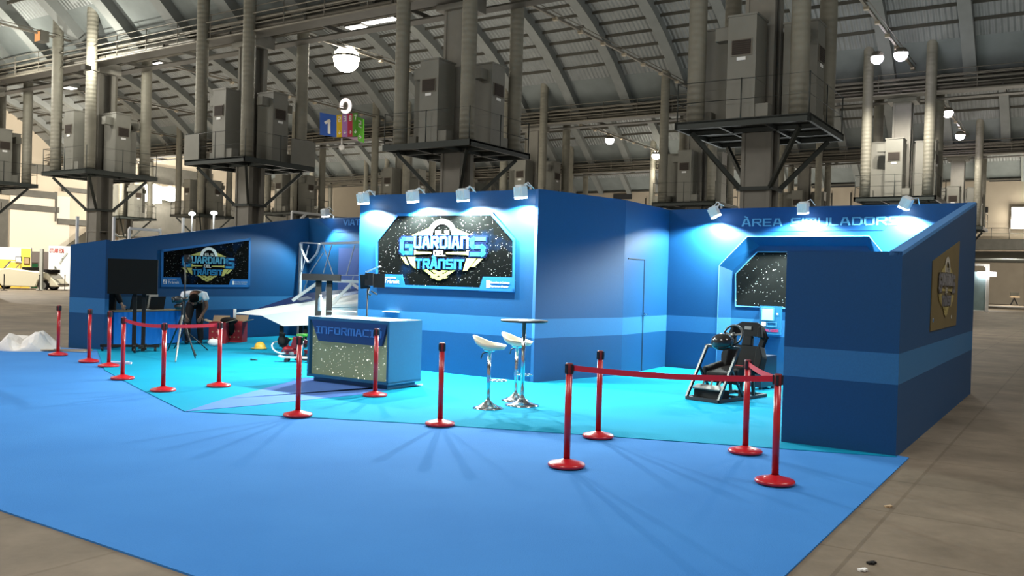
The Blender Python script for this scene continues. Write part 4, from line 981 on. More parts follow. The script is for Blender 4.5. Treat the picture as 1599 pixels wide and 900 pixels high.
# table with blue cloth, laptops
tl = uv(-17.75, 11.75, 0); tr = uv(-17.8, 13.35, 0)
A0, A1 = at(176, 545), at(283, 537.5)
ta = thing('display_table', 'low table draped in a bright blue cloth behind the television', 'table', Vector((A0.x, A0.y, .02)), math.atan2((A1 - A0).y, (A1 - A0).x))
LT = (A1 - A0).length; HT = .80
MB().box((LT / 2, .2, HT - .015), (LT, .4, .03)).build('table_top', mat('table_wood', (.35, .25, .15), .5), ta)
cl = MB(); n = 60; vs = []; fs = []
for i in range(n + 1):
    x = LT * i / n; yo = .012 * math.sin(i * 1.3) + .008 * math.sin(i * 2.9)
    vs += [(x, -.008, HT - .04), (x, -.015 + yo, .02)]
for i in range(n): fs.append((2 * i, 2 * i + 2, 2 * i + 3, 2 * i + 1))
co_ = len(vs)
cl.add(vs, fs, True); cl.add([(0, -.008, HT - .04), (0, .4, HT - .04), (0, .4, .02), (0, -.015, .02), (LT, -.008, HT - .04), (LT, .4, HT - .04), (LT, .4, .02), (LT, -.015, .02)], [(0, 1, 2, 3), (4, 7, 6, 5)])
cl.build('cloth', mat('cloth_blue', (.0, .20, .72), .8), ta)
def local_on(x0px, ypx, h, off=.2):
    p = at(x0px, ypx, h); return p
def laptop(x, w_, h_, lb, lid):
    s_ = onwall(x, 484, Vector((A0.x, A0.y, 0)), (A1 - A0).normalized())[0]
    p = Vector((A0.x, A0.y, 0)) + (A1 - A0).normalized() * s_ + Vector((-(A1 - A0).y, (A1 - A0).x, 0)).normalized() * .22
    t = thing('laptop', lb, 'laptop', Vector((p.x, p.y, .02 + HT)), ta.rotation_euler.z)
    MB().box((0, .02, .012), (w_, .26, .02)).build('keyboard_base', BLACKM, t)
    R = Matrix.Translation((0, -.10, .02)) @ Matrix.Rotation(math.radians(12), 4, 'X'); MB().box((0, 0, h_ / 2), (w_, .015, h_), R).build('lid', lid, t)
laptop(222, .45, .32, 'dark open laptop on the blue table behind the television poles', BLACKM)
laptop(250, .42, .28, 'black open laptop on the blue table in front of the pale box', BLACKM)
s_ = onwall(251, 484, Vector((A0.x, A0.y, 0)), (A1 - A0).normalized())[0]; p = Vector((A0.x, A0.y, 0)) + (A1 - A0).normalized() * s_ + Vector((-(A1 - A0).y, (A1 - A0).x, 0)).normalized() * .34
tag(MB().box((0, 0, .17), (.36, .1, .34)).build('cardboard_box', mat('carton_white', (.55, .53, .48), .7), loc=(p.x, p.y, .02 + HT), rz=ta.rotation_euler.z), 'pale carton standing on the blue table behind the laptop', 'box')
p = Vector((A0.x, A0.y, 0)) + (A1 - A0).normalized() * .75 + Vector((-(A1 - A0).y, (A1 - A0).x, 0)).normalized() * .10
tag(MB().box((0, 0, .006), (.5, .15, .01)).build('paper_sheets', WHITE, loc=(p.x, p.y, .02 + HT), rz=ta.rotation_euler.z), 'white papers at the front edge of the blue table', 'paper')

# ---------------------------------------------------------------- people
SKIN = mat('skin_brown', (.16, .08, .05), .6); HAIR = mat('hair_dark', (.008, .006, .005), .95, spec=.05)
def skin_mesh(name, chain_pts, edges, m, parent, root=0, sub=2):
    me = bpy.data.meshes.new(name); bm = bmesh.new(); ly = bm.verts.layers.skin.verify(); vs = []
    for (p, r) in chain_pts:
        v = bm.verts.new(p); rr_ = r if isinstance(r, tuple) else (r, r); v[ly].radius = rr_; vs.append(v)
    for a, b in edges: bm.edges.new((vs[a], vs[b]))
    vs[root][ly].use_root = True
    bm.to_mesh(me); bm.free(); me.materials.append(m); o = bpy.data.objects.new(name, me); COL.objects.link(o); o.parent = parent
    s = o.modifiers.new('s', 'SKIN'); s.use_smooth_shade = True; q = o.modifiers.new('u', 'SUBSURF'); q.levels = sub; q.render_levels = sub
    return o
def hand(pts, edges, w, d, side, up=Vector((0, 0, 1))):
    """five fingers growing from wrist index w along direction d"""
    W = Vector(pts[w][0]); d = d.normalized(); s = d.cross(up).normalized() * side
    pts.append((W + d * .055, .026)); pl = len(pts) - 1; edges.append((w, pl))
    for k, (off, L) in enumerate(((-.030, .072), (-.010, .084), (.010, .078), (.030, .060))):
        a = W + d * .085 + s * off; pts.append((a, .010)); i = len(pts) - 1; edges.append((pl, i))
        pts.append((a + d * L * .5 - up * .008, .009)); edges.append((i, i + 1)); pts.append((a + d * L * .85 - up * .032, .008)); edges.append((i + 1, i + 2))
    pts.append((W + d * .03 - s * .045, .011)); i = len(pts) - 1; edges.append((pl, i)); pts.append((W + d * .08 - s * .062, .010)); edges.append((i, i + 1))
def bending_man():
    p = at(302.5, 537, .02)
    t = thing('person', 'person in a white t-shirt and black trousers bending forward, hands to the knees', 'person', Vector((p.x, p.y, .02)), math.radians(12)); t.scale = (1.12, 1.12, 1.12)
    # local: -y towards the camera
    V3 = Vector
    pel = V3((0, .16, .86)); wa = V3((0, .08, .96)); ch = V3((.01, -.12, 1.06)); nk = V3((.03, -.28, 1.02)); hd_ = V3((.04, -.38, .93))
    pts = [(pel, (.13, .10)), (wa, (.12, .09)), (ch, (.145, .10)), (nk, .055), (hd_, (.085, .10)), (hd_ + V3((.0, -.03, -.11)), (.06, .07))]
    E = [(0, 1), (1, 2), (2, 3), (3, 4), (4, 5)]
    arms = []
    for s_ in (-1, 1):
        sh = V3((s_ * .19 + .01, -.17, 1.04)); el = V3((s_ * .25 + .02, -.20, .78)); wr = V3((s_ * .16 + .02, -.30, .60))
        i = len(pts); pts += [(sh, .055), (el, .040), (wr, .028)]; E += [(2, i), (i, i + 1), (i + 1, i + 2)]
        hand(pts, E, i + 2, V3((-s_ * .15, -.05, -.3)), s_, V3((0, -1, 0)))
        hp_ = V3((s_ * .10, .14, .82)); kn = V3((s_ * .12, -.10, .48)); an = V3((s_ * .13, .04, .08))
        i = len(pts); pts += [(hp_, .085), (kn, .055), (an, .038)]; E += [(0, i), (i, i + 1), (i + 1, i + 2)]
    body = skin_mesh('body', pts, E, SKIN, t)
    # trousers
    P = [(pel + V3((0, 0, .03)), (.15, .12))]; Ed = []
    for s_ in (-1, 1):
        i = len(P); P += [(V3((s_ * .10, .13, .80)), .105), (V3((s_ * .12, -.09, .48)), .078), (V3((s_ * .13, .03, .14)), .062), (V3((s_ * .13, .04, .06)), .06)]; Ed += [(0, i), (i, i + 1), (i + 1, i + 2), (i + 2, i + 3)]
    skin_mesh('trousers', P, Ed, BLACKM, t)
    P = [(wa + V3((0, .05, -.05)), (.15, .12)), (wa + V3((0, -.02, .02)), (.15, .12)), (ch, (.18, .125)), (V3((.03, -.25, 1.05)), .085)]; Ed = [(0, 1), (1, 2), (2, 3)]
    for s_ in (-1, 1): i = len(P); P += [(V3((s_ * .20 + .01, -.17, 1.04)), .078), (V3((s_ * .24 + .02, -.19, .90)), .066)]; Ed += [(2, i), (i, i + 1)]
    skin_mesh('t_shirt', P, Ed, mat('shirt_white', (.86, .88, .9), .8), t)
    h = MB(); h.ball(hd_ + V3((0, -.02, .035)), (.10, .115, .10), 18); h.build('hair', HAIR, t)
    for s_ in (-1, 1):
        f = MB(); f.ball((s_ * .13, -.05, .045), (.05, .14, .045), 14); f.build('shoe', BLACK, t)
    for s_ in (-1, 1): MB().ball(hd_ + V3((s_ * .095, -.02, -.03)), (.012, .02, .03), 8).build('ear', SKIN, t)
    MB().ball(hd_ + V3((0, -.12, -.09)), (.015, .02, .025), 8).build('nose', SKIN, t)
bending_man()
def seated_man():
    p = Pz(171, 500, 19.35)
    t = thing('person', 'person in black clothes seated at the blue table, mostly hidden by the television', 'person', Vector((p.x, p.y, .02)), 0)
    V3 = Vector; pel = V3((-.06, .1, .62)); wa = V3((-.05, .08, .82)); ch = V3((-.03, .02, 1.12)); nk = V3((-.05, -.0, 1.36)); hd_ = V3((-.02, -.03, 1.52))
    pts = [(pel, .13), (wa, .12), (ch, (.15, .11)), (nk, .055), (hd_, (.085, .10)), (hd_ + V3((0, -.02, .08)), .08)]; E = [(0, 1), (1, 2), (2, 3), (3, 4), (4, 5)]
    for s_ in (-1, 1):
        i = len(pts); sh = V3((-.08 + s_ * .19, .02, 1.24)); el = V3((.02 + s_ * .22, -.05, 1.0)) if s_ > 0 else V3((-.26, -.10, .98)); wr = V3((.30, -.08, .93)) if s_ > 0 else V3((-.05, -.25, .90))
        pts += [(sh, .055), (el, .042), (wr, .028)]; E += [(2, i), (i, i + 1), (i + 1, i + 2)]; hand(pts, E, i + 2, V3((.1, -.1, -.1)), s_)
        i = len(pts); pts += [(V3((-.12 + s_ * .1, .05, .58)), .085), (V3((-.10 + s_ * .12, -.28, .52)), .06), (V3((-.10 + s_ * .12, -.25, .08)), .04)]; E += [(0, i), (i, i + 1), (i + 1, i + 2)]
    skin_mesh('body', pts, E, mat('skin_light', (.45, .28, .2), .6), t)
    P = [(pel, .16), (wa, (.15, .13)), (ch, (.18, .14)), (V3((-.05, 0, 1.31)), .09)]; Ed = [(0, 1), (1, 2), (2, 3)]
    i = len(P); P += [(V3((.11, .02, 1.24)), .08), (V3((.24, -.05, 1.0)), .062), (V3((.29, -.075, .95)), .045)]; Ed += [(2, i), (i, i + 1), (i + 1, i + 2)]
    i = len(P); P += [(V3((-.27, .02, 1.22)), .08), (V3((-.27, -.10, .98)), .062), (V3((-.10, -.22, .91)), .045)]; Ed += [(2, i), (i, i + 1), (i + 1, i + 2)]
    skin_mesh('sweater', P, Ed, BLACKM, t)
    P = [(pel + V3((0, 0, -.02)), .165)]; Ed = []
    for s_ in (-1, 1): i = len(P); P += [(V3((-.12 + s_ * .1, .03, .58)), .105), (V3((-.10 + s_ * .12, -.28, .52)), .08), (V3((-.10 + s_ * .12, -.25, .10)), .06)]; Ed += [(0, i), (i, i + 1), (i + 1, i + 2)]
    skin_mesh('trousers', P, Ed, mat('trousers_dark', (.03, .028, .03), .85), t)
    MB().ball(hd_ + V3((0, .02, .05)), (.095, .105, .10), 16).build('hair', HAIR, t)
    for s_ in (-1, 1): MB().ball((-.10 + s_ * .12, -.31, .045), (.05, .13, .045), 12).build('shoe', BLACK, t)
    st_ = thing('stool', 'dark low stool under the seated person in black', 'stool', Vector((p.x - .12, p.y + .1, .02)), 0)
    MB().lathe([(0, .40), (.17, .40), (.18, .42), (.18, .45), (0, .46)], 20).build('seat', BLACKM, st_)
    for a in range(4): MB().bar((.12 * math.cos(a * PI / 2), .12 * math.sin(a * PI / 2), .4), (.16 * math.cos(a * PI / 2), .16 * math.sin(a * PI / 2), 0), .03).build('leg', BLACKM, st_)
seated_man()

# ---------------------------------------------------------------- camera tripod, light stand
p = at(283, 556, .02); t = thing('camera_tripod', 'black video camera on a tripod with one bare metal leg', 'tripod', p, 0); k = p.y / FPX
zc = (556 - 468) * k
MB().bar((0, 0, .62 * zc), (0, 0, zc - .06), .04).build('column', BLACK, t)
for q, (x, y, m) in enumerate(((274, 566, mat('bare_leg', (.35, .35, .33), .35, .6)), (305, 560, BLACK), (262, 548, BLACK))):
    e = at(x, y, .02) - p; MB().tube([(0, 0, .72 * zc), (e.x, e.y, .01)], [.022, .014], 8).build('leg', m, t)
b = MB(); b.ball((-.07, -.05, zc + .0), (.11, .07, .075), 14); b.tube([(0, -.04, zc + .0), (.12, .0, zc + .03)], .04, 12); b.tube([(-.14, -.06, zc), (-.19, -.08, zc - .01)], .06, 14); b.build('camera_body', BLACK, t)
MB().ball((-.08, 0, zc - .14), (.09, .07, .06), 12).tube([(0, 0, zc - .1), (-.2, .2, zc - .2)], .012, 6).build('tripod_head', BLACK, t)
p = at(291, 548, .02); t = thing('light_stand', 'thin black stand rising before the left poster beside the bending person', 'stand', p, 0); k = p.y / FPX; zz = (548 - 404) * k
MB().tube([(-.05, 0, .3), (-.07, 0, zz)], .016, 8).build('pole', BLACK, t)
for (x, y) in ((306, 556), (325, 548), (272, 545)): e = at(x, y, .02) - p; MB().tube([(-.05, 0, .45), (e.x, e.y, .01)], .013, 6).build('leg', BLACK, t)
MB().box((-.03, 0, zz), (.10, .10, .16)).ball((.03, -.02, zz - .03), (.06, .06, .08), 10).build('head', BLACK, t)
# studio light by the counter
p = Vector((0, 15.35, 0)); t = thing('studio_light', 'black barn door studio light on a thin stand behind the counter', 'lamp', Vector((p.x, p.y, .02)), 0); d_ = ray(574, 452)
xx = d_.x / d_.y * p.y; t.location.x = xx; k = p.y / FPX; z0 = HC + (427.9 - 440) * k
z0 = (CAMP + ray(574, 440) * (p.y / ray(574, 440).y)).z
MB().tube([(0, 0, .05), (0, 0, z0)], .012, 8).build('pole', BLACK, t)
for a in (.3, 2.4, 4.5): MB().tube([(0, 0, .4), (.35 * math.cos(a), .35 * math.sin(a), .01)], .01, 6).build('leg', BLACK, t)
b = MB(); b.box((.03, 0, z0 + .02), (.14, .16, .22)); b.tube([(.03, 0, z0 - .1), (0, 0, z0 - .22), (.06, 0, z0 - .26)], .02, 8); b.build('head', BLACK, t)
b = MB(); b.box((.2, -.02, z0 + .0), (.20, .012, .24)); b.bar((-.04, -.05, z0 - .14), (-.06, -.08, z0 + .1), .02, .14); b.bar((.08, -.06, z0 - .18), (.18, -.1, z0 - .24), .05, .01); b.build('barn_door', BLACKM, t)
MB().bar((-.02, -.05, z0 + .15), (.22, -.08, z0 + .25), .12, .012).build('flap', WHITE, t)
# flat monitor on two posts, seen edge on behind the counter
Ym = 17.6; c = Pz(502, 433.5, Ym); t = thing('flat_monitor', 'black flat screen tilted back on two posts behind the counter', 'monitor', Vector((c.x, c.y, .02)), 0); k = Ym / FPX
mw = 60 * k; R = Matrix.Translation((0, 0, c.z - .02)) @ Matrix.Rotation(math.radians(-4), 4, 'X')
MB().box((0, 0, 0), (mw, .10, .13), R).build('screen', mat('monitor_black', (.012, .012, .013), .3), t)
for x in (497 - 502, 514 - 502): MB().box((x * k, .05, c.z / 2 - .05), (.11, .06, c.z - .05)).build('post', BLACKM, t)
MB().box((0, .05, .03), (.9, .5, .05)).build('base', BLACKM, t)
t_ = MB().box((0, 0, 0), (.32, .01, .022))
# ---------------------------------------------------------------- spaceship prop
Ys = 20.3; k = Ys / FPX
o = Pz(460, 525, Ys); sh = thing('spaceship_prop', 'white wedge shaped spaceship prop with dark blue deck and bare strut canopy', 'stage prop', Vector((o.x, o.y, .02)), 0)
def Q(x, y, dy=0): p = Pz(x, y, Ys + dy); return Vector((p.x - o.x, p.y - o.y, p.z - .02))
# hull: polygon section lofted in depth
n0 = Q(369, 489)
f_top = [Q(369, 489), Q(395, 485.5), Q(482, 473), Q(600, 458)]; f_bot = [Q(369, 489.5), Q(408, 494), Q(482, 480), Q(600, 463)]
hull = MB()
def quad(a, b, c, d): hull.add([a, b, c, d], [(0, 1, 2, 3)])
W2 = 1.5
S_ = [Q(369, 489), Q(392, 484.5, .12), Q(600, 453, .22)]; T_ = [Q(369, 490), Q(408, 493), Q(600, 466)]; K_ = [Q(369, 490.5), Q(442, 509.5), Q(600, 504)]
quad(S_[0], S_[1], T_[1], T_[0]); quad(S_[1], S_[2], T_[2], T_[1])
hull.add([T_[0], T_[1], K_[1]], [(0, 1, 2)]) if False else None
quad(T_[1], T_[2], K_[2], K_[1])
def bk_(p, w): return p + Vector((0, w, 0))
# far side mirrored in depth
quad(bk_(S_[0], .05), bk_(S_[1], W2 * .3), bk_(T_[1], W2 * .3), bk_(T_[0], .05)); quad(bk_(S_[1], W2 * .3), bk_(S_[2], W2), bk_(T_[2], W2), bk_(T_[1], W2 * .3)); quad(bk_(T_[1], W2 * .3), bk_(T_[2], W2), bk_(K_[2], W2 * .8), bk_(K_[1], W2 * .3))
quad(K_[1], K_[2], bk_(K_[2], W2 * .8), bk_(K_[1], W2 * .3)); quad(T_[1], K_[1], bk_(K_[1], W2 * .3), bk_(T_[1], W2 * .3)); quad(S_[2], K_[2], bk_(K_[2], W2 * .8), bk_(S_[2], W2)); quad(S_[0], S_[1], bk_(S_[1], W2 * .3), bk_(S_[0], .05))
quad(T_[0], T_[1], bk_(T_[1], W2 * .3), bk_(T_[0], .05))
hull.build('hull', mat('hull_white', (.92, .92, .9), .5), sh)
dk = MB(); a, b, c, d = Q(394, 484.4, .12) , Q(600, 452.8, .22), Q(600, 446, 1.4), Q(470, 459, .9)
dk.add([a, b, c, d], [(0, 1, 2, 3)]); dk.build('deck', mat('deck_navy', (.015, .04, .16), .2), sh)
MB().add([Q(456, 467, .2), Q(480, 463, .2), Q(488, 466, .0), Q(470, 470, 0)], [(0, 1, 2, 3)]).build('deck_window', mat('deck_glass', (.25, .3, .4), .1), sh)
for (a, b) in ((Q(457, 469.5), Q(496, 442)), (Q(516, 478), Q(549, 443)), (Q(500, 438), Q(600, 442)), (Q(516, 478), Q(600, 476)), (Q(549, 443, .6), Q(590, 470, .6))):
    MB().bar(a, b, .065, .065).build('canopy_strut', WHITE, sh)
for (x, dy) in ((440, .2), (477, .2), (470, 1.0), (590, .6)): p = Q(x, 508, dy); MB().box((p.x, p.y, p.z / 2), (.08, .08, p.z)).build('leg', BLACKM, sh)

# white lattice frame leaning on the back wall with bunting
Ob = BLc - Vector((-Db.y, Db.x, 0)) * .30
fr_ = thing('lattice_frame', 'white metal lattice frame against the back wall of the left bay', 'frame', Ob, Rb)
fw = lambda x, y: (lambda s: Vector((s[0], 0, s[1])))(onwall(x, y, Ob, Db))
b = MB(); zb_ = .03
a0 = fw(470, 379); b.bar((a0.x, 0, .02), a0, .085, .06); b.bar(fw(502, 380.5), fw(640, 377), .075, .06); b.bar(a0, fw(502, 380.5), .03, .03); b.bar(fw(527, 430), fw(640, 431), .02, .02); b.bar((a0.x, 0, .6), (a0.x + 4, 0, .6), .05, .05)
b.build('frame', mat('frame_grey', (.50, .52, .56), .5), fr_)
for (x0, y0, x1, y1) in ((482, 383, 471, 425), (518, 383, 505, 427), (554, 383, 541, 430), (480, 438, 474, 455), (511, 440, 507, 465), (552, 432, 541, 475), (505, 383, 520, 430), (482, 430, 505, 395)): MB().bar(fw(x0, y0), fw(x1, y1), .022, .022).build('lattice_rod', mat('frame_grey', (.5, .5, .5)), fr_)
t = thing('bunting_strip', 'white folded paper strip hanging in a V from the lattice frame', 'decoration', Ob - Vector((-Db.y, Db.x, 0)) * .06, Rb)
b = MB(); pts = [(471.5, 381), (474, 391), (479, 402), (484.5, 410.5), (490, 405), (497, 397), (500, 388), (501.5, 381)]
for (p, q) in zip(pts, pts[1:]): b.bar(fw(*p), fw(*q), .07, .02)
b.build('strip', WHITE, t)
# board leaning on back wall behind
a = fw(518, 462); b_ = fw(640, 388)
tag(MB().box(((a.x + b_.x) / 2, .22, (b_.z + .02) / 2), (b_.x - a.x, .02, b_.z)).build('backing_board', mat('board_slate', (.05, .09, .28), .6), loc=Ob, rz=Rb), 'slate blue board standing behind the white lattice frame', 'board')

# ---------------------------------------------------------------- bits on the floor
CARD = mat('cardboard', (.42, .30, .18), .8); REDC = mat('red_carton', (.42, .02, .03), .6)
def carton(x, y, w_, d_, h_, rz, lb):
    p = at(x, y, .02); t = thing('cardboard_box', lb, 'box', p, rz, 'red cartons by the left wall')
    b = MB(); tt = .012
    for (c, s) in (((0, -d_ / 2, h_ / 2), (w_, tt, h_)), ((0, d_ / 2, h_ / 2), (w_, tt, h_)), ((-w_ / 2, 0, h_ / 2), (tt, d_, h_)), ((w_ / 2, 0, h_ / 2), (tt, d_, h_)), ((0, 0, .01), (w_, d_, tt))): b.box(c, s)
    b.build('carton', REDC, t)
    for s_ in (-1, 1):
        MB().bar((s_ * w_ / 2, 0, h_), (s_ * (w_ / 2 + .16), 0, h_ + .05), d_, .01).build('flap', CARD, t)
    MB().bar((0, d_ / 2, h_), (0, d_ / 2 + .1, h_ + .14), w_, .01).build('flap', CARD, t)
    e = MB()
    for i in range(3):
        for j in range(2): e.box((-w_ * .28 + i * w_ * .28, -d_ / 2 - .008, h_ * (.25 + .3 * j)), (.03, .006, .035))
    e.build('print', mat('carton_gold', (.6, .35, .2), .6), t)
    return t
carton(341.5, 535.5, .38, .36, .50, .1, 'open red carton beside the bending person, nearer the barrier'); carton(370, 534, .36, .36, .50, -.05, 'open red carton at the right, under the spaceship nose')
p = at(357, 534.5, .02); tag(MB().ball((0, 0, .52), (.22, .14, .09), 14).ball((.05, 0, .36), (.1, .12, .2), 12).build('black_jacket', BLACKM, loc=(p.x, p.y - .02, .02)), 'black jacket stuffed between the two open red cartons', 'jacket')
p = at(366, 534, .02); tag(MB().tube([(0, 0, .45), (.0, 0, .80)], .035, 12).build('paper_roll', WHITE, loc=(p.x, p.y - .02, .02)), 'white paper roll standing up out of the right red carton', 'paper roll')
p = at(333, 541, .02); tag(MB().ball((0, 0, .09), (.13, .1, .09), 9).ball((.1, .03, .07), (.1, .08, .07), 7).build('plastic_bag', WHITEP, loc=p), 'crumpled white plastic bag at the feet of the bending person', 'bag')
p = at(406, 545, .02); t = thing('hard_hat', 'yellow safety helmet lying on the cyan carpet', 'helmet', p, .3); t.scale = (.8, .8, .8)
MB().lathe([(.16, .02), (.15, .08), (.12, .15), (.06, .19), (0, .2)], 24).build('shell', mat('helmet_yellow', (.75, .48, .06), .4), t); MB().lathe([(.15, .01), (.22, .015), (.22, .03), (.15, .035)], 24, (-.03, -.03, 0)).build('brim', mat('helmet_yellow', (.7, .5, .1)), t)
# red pedal kart, skateboard, green discs
kp = at(450, 556, .02); t = thing('pedal_kart', 'red pedal kart with a tilted white rimmed wheel on the carpet', 'pedal kart', kp, 0); k = kp.y / FPX
def K(x, y): return Vector(((x - 450) * k, 0, (556 - y) * k + .02))
b = MB(); c = K(437, 545); b.tube([c + Vector((.19 * math.cos(a) * .9, .1 * math.sin(a), .10 * math.sin(a) - .05 * math.cos(a))) for a in [2 * PI * q / 24 for q in range(24)]], .016, 8, closed=True); b.build('wheel', mat('rim_grey', (.6, .6, .6), .4), t)
b = MB(); b.ball(K(452, 547), (.15, .12, .07), 14); b.bar(K(445, 552), K(482, 550), .14, .08); b.bar(K(458, 545), K(462, 528), .12, .10); b.bar(K(462, 530), K(480, 536), .10, .08); b.bar(K(450, 540), K(440, 551), .05, .03); b.build('body', mat('kart_red', (.5, .02, .03), .4), t)
b = MB(); b.ball(K(456, 553), (.09, .1, .07), 10); b.ball(K(474, 552), (.09, .1, .07), 10); b.build('fairing', mat('kart_grey', (.45, .45, .47), .5), t)
b = MB(); b.bar(K(438, 540), K(440, 522), .10, .10); b.ball(K(440, 534), (.1, .08, .12), 10); b.bar(K(441, 545), K(450, 530), .06, .1); b.build('seat', BLACKM, t)
for (x, y, lb) in ((447, 531, 'green round pad behind the red kart, the farther one'), (474, 525, 'green round pad by the barrier post top, the nearer one')):
    c = Pz(x, y, kp.y + (1.2 if x < 460 else -.2)); t = thing('round_pad', lb, 'pad', Vector((c.x, c.y, .02)), 0, 'green round pads'); z = c.z - .02
    MB().lathe([(0, z), (.14, z), (.15, z + .015), (.14, z + .04), (0, z + .045)], 20).build('pad', mat('pad_green', (.08, .5, .05), .4), t); MB().tube([(0, 0, 0), (0, 0, z)], .02, 8).build('stem', CHROME, t)
p = at(466, 566, .02); t = thing('skateboard', 'dark skateboard lying left of the counter with one black wheel showing', 'skateboard', p, 0)
MB().box((0, 0, .09), (.62, .18, .02)).bar((-.31, 0, .09), (-.38, 0, .12), .18, .02).build('deck', mat('deck_grey', (.35, .33, .32), .5), t)
for x in (-.22, .22):
    for y in (-.08, .08): MB().tube([(x, y - .02, .04), (x, y + .02, .04)], .04, 12).build('wheel', BLACK, t)
p = at(397, 563, .02); tag(MB().tube([(-.06, 0, .012), (.06, .01, .012)], .012, 8).ball((-.06, 0, .015), .02, 8).build('marker_pen', BLACK, loc=p), 'small black pen dropped on the cyan carpet', 'pen')
p = at(186, 568, .02); tag(MB().box((0, 0, .02), (.32, .12, .03), rz=.1).box((.1, -.05, .02), (.3, .05, .035), rz=-.1).build('paper_packet', mat('packet_white', (.6, .62, .85), .5), loc=p), 'white and violet packet on the floor between barrier posts', 'packet')
p = at(88, 551); t = thing('cardboard_strips', 'flat grey and brown packing strips on the floor behind the leftmost post', 'packing', Vector((p.x, p.y + .1, 0)), 0)
MB().bar((-.6, .15, .02), (.55, .0, .03), .12, .02).build('strip', mat('strip_grey', (.35, .33, .3), .6), t); MB().bar((-.45, -.05, .04), (.25, .12, .04), .07, .02).build('strip', CARD, t); MB().bar((-.1, .0, .05), (.62, .12, .05), .06, .03).build('strip', mat('strip_brown', (.3, .22, .14), .7), t)
# crumpled white sheeting
bm = bmesh.new(); bmesh.ops.create_icosphere(bm, subdivisions=4, radius=1)
for v in bm.verts:
    x, y, z = v.co; h = .33 * math.exp(-((x - .50) / .38) ** 2) + .26 * math.exp(-((x + .38) / .30) ** 2) + .10
    n_ = .05 * math.sin(7 * x + 3 * y) + .04 * math.sin(11 * y - 5 * x + 2) + .03 * math.sin(19 * x + 13 * z)
    v.co = Vector((x * .66, y * .5, max(0, z) * (h + n_) * .98))
me = bpy.data.meshes.new('plastic_sheeting'); bm.to_mesh(me); bm.free(); me.materials.append(mat('sheeting_white', (.72, .70, .66), .5, bump=.6, bscale=6))
o = bpy.data.objects.new('plastic_sheeting', me); COL.objects.link(o); p = at(27, 549); o.location = (p.x, p.y + .35, 0); tag(o, 'heap of crumpled white plastic sheeting at the left edge of the carpet', 'plastic sheet')
# small litter on the hall floor
for (x, y, lb) in ((1388, 793, 'pale crumpled scrap on the brown floor, nearest the carpet edge'), (1362, 882, 'dark twig like scrap on the brown floor at lower right'), (1457, 650, 'pale scrap on the floor beside the right wall'), (1348, 893, 'tiny white scrap at the very bottom right')):
    p = at(x, y); m = BLACKM if x == 1362 else CARD if x != 1348 else WHITE
    b = MB().bar((-.03, 0, .008), (.025, .012, .012), .03, .012).bar((0, -.02, .01), (.01, .03, .01), .012, .01); tag(b.build('litter_scrap', m, loc=p), lb, 'litter')

# ---------------------------------------------------------------- far left: vintage car and exhibit
cpos = at(60, 452.6); Yc = cpos.y; kc = Yc / FPX
car = thing('vintage_car', 'cream white vintage convertible car parked at the far left', 'car', Vector((cpos.x, cpos.y, 0)), 0)
CREAMC = mat('car_cream', (.72, .68, .52), .3, coat=.5)
cxm = lambda x: (x - 60) * kc; cz = lambda y: max(0, (452.6 - y) * kc)
prof = [(-14, 440), (-14, 420), (0, 423), (14, 421), (20, 420), (62, 424), (70, 424), (82, 426), (92, 436), (101, 446), (97, 447), (86, 447)]
wheel = lambda c: [(c + 9.5 * math.cos(a), 443.5 - 9.5 * math.sin(a)) for a in [PI * q / 8 for q in range(9)]]
low = [(86, 447)] + [(x, y) for x, y in wheel(76)][0:] + [(64, 448), (12, 448)] + [(x, y) for x, y in wheel(-1)] + [(-14, 447)]
body = prof[:-1] + low
MB().prism([(cxm(x), cz(y)) for x, y in body], -.8, .8).build('body', CREAMC, car).modifiers.new('b', 'BEVEL').width = .06
for x in (76, 0):
    for yy in (-.78, .62):
        wl = MB(); wl.tube([(cxm(x), yy, .32), (cxm(x), yy + .18, .32)], .36, 24); wo_ = wl.build('wheel', BLACKM, car)
        MB().tube([(cxm(x), yy - .03, .32), (cxm(x), yy + .02, .32)], .23, 20).build('hubcap', mat('hubcap_grey', (.5, .5, .48), .4), wo_)
b = MB(); b.bar((cxm(14), -.7, cz(422)), (cxm(24), -.7, cz(410)), .10, .08); b.bar((cxm(14), .7, cz(422)), (cxm(24), .7, cz(410)), .05, .05); b.bar((cxm(24), -.7, cz(410)), (cxm(24), .7, cz(410)), .09, .09); b.build('windscreen', CHROME, car)
b = MB(); b.box((cxm(47), 0, cz(423)), (.5, 1.3, .45)); b.box((cxm(76), 0, cz(423.5)), (.9, 1.3, .25)); b.build('seat', BLACKM, car)
MB().box((cxm(98), 0, cz(444)), (.15, 1.5, .15)).build('bumper', CHROME, car)
YB = Yc + 3.0
def board(name, lb, x0, y0, x1, y1, Y, m, th=.15, cat='panel'):
    a = Pz(x0, y0, Y); b = Pz(x1, y1, Y); c = Vector(((a.x + b.x) / 2, Y, 0)); t = thing(name, lb, cat, c, 0)
    zb = 0 if y1 > 440 else b.z
    MB().box((0, 0, (a.z + zb) / 2), (abs(b.x - a.x), th, a.z - zb)).build('board', m, t); return t, a, b, c
t, a, b_, c = board('display_wall', 'white and yellow display wall with framed pictures behind the vintage car', -40, 385, 48, 452, YB, WHITE)
yl = MB(); aa = Pz(-40, 404, YB); bb = Pz(34, 430, YB); yl.box(((aa.x + bb.x) / 2 - c.x, -.09, (aa.z + 0) / 2), (bb.x - aa.x, .02, aa.z)); aa = Pz(34, 388, YB); bb = Pz(48, 430, YB); yl.box(((aa.x + bb.x) / 2 - c.x, -.09, aa.z / 2), (bb.x - aa.x, .02, aa.z)); yl.build('yellow_print', mat('print_yellow', (.85, .55, .08), .6), t)
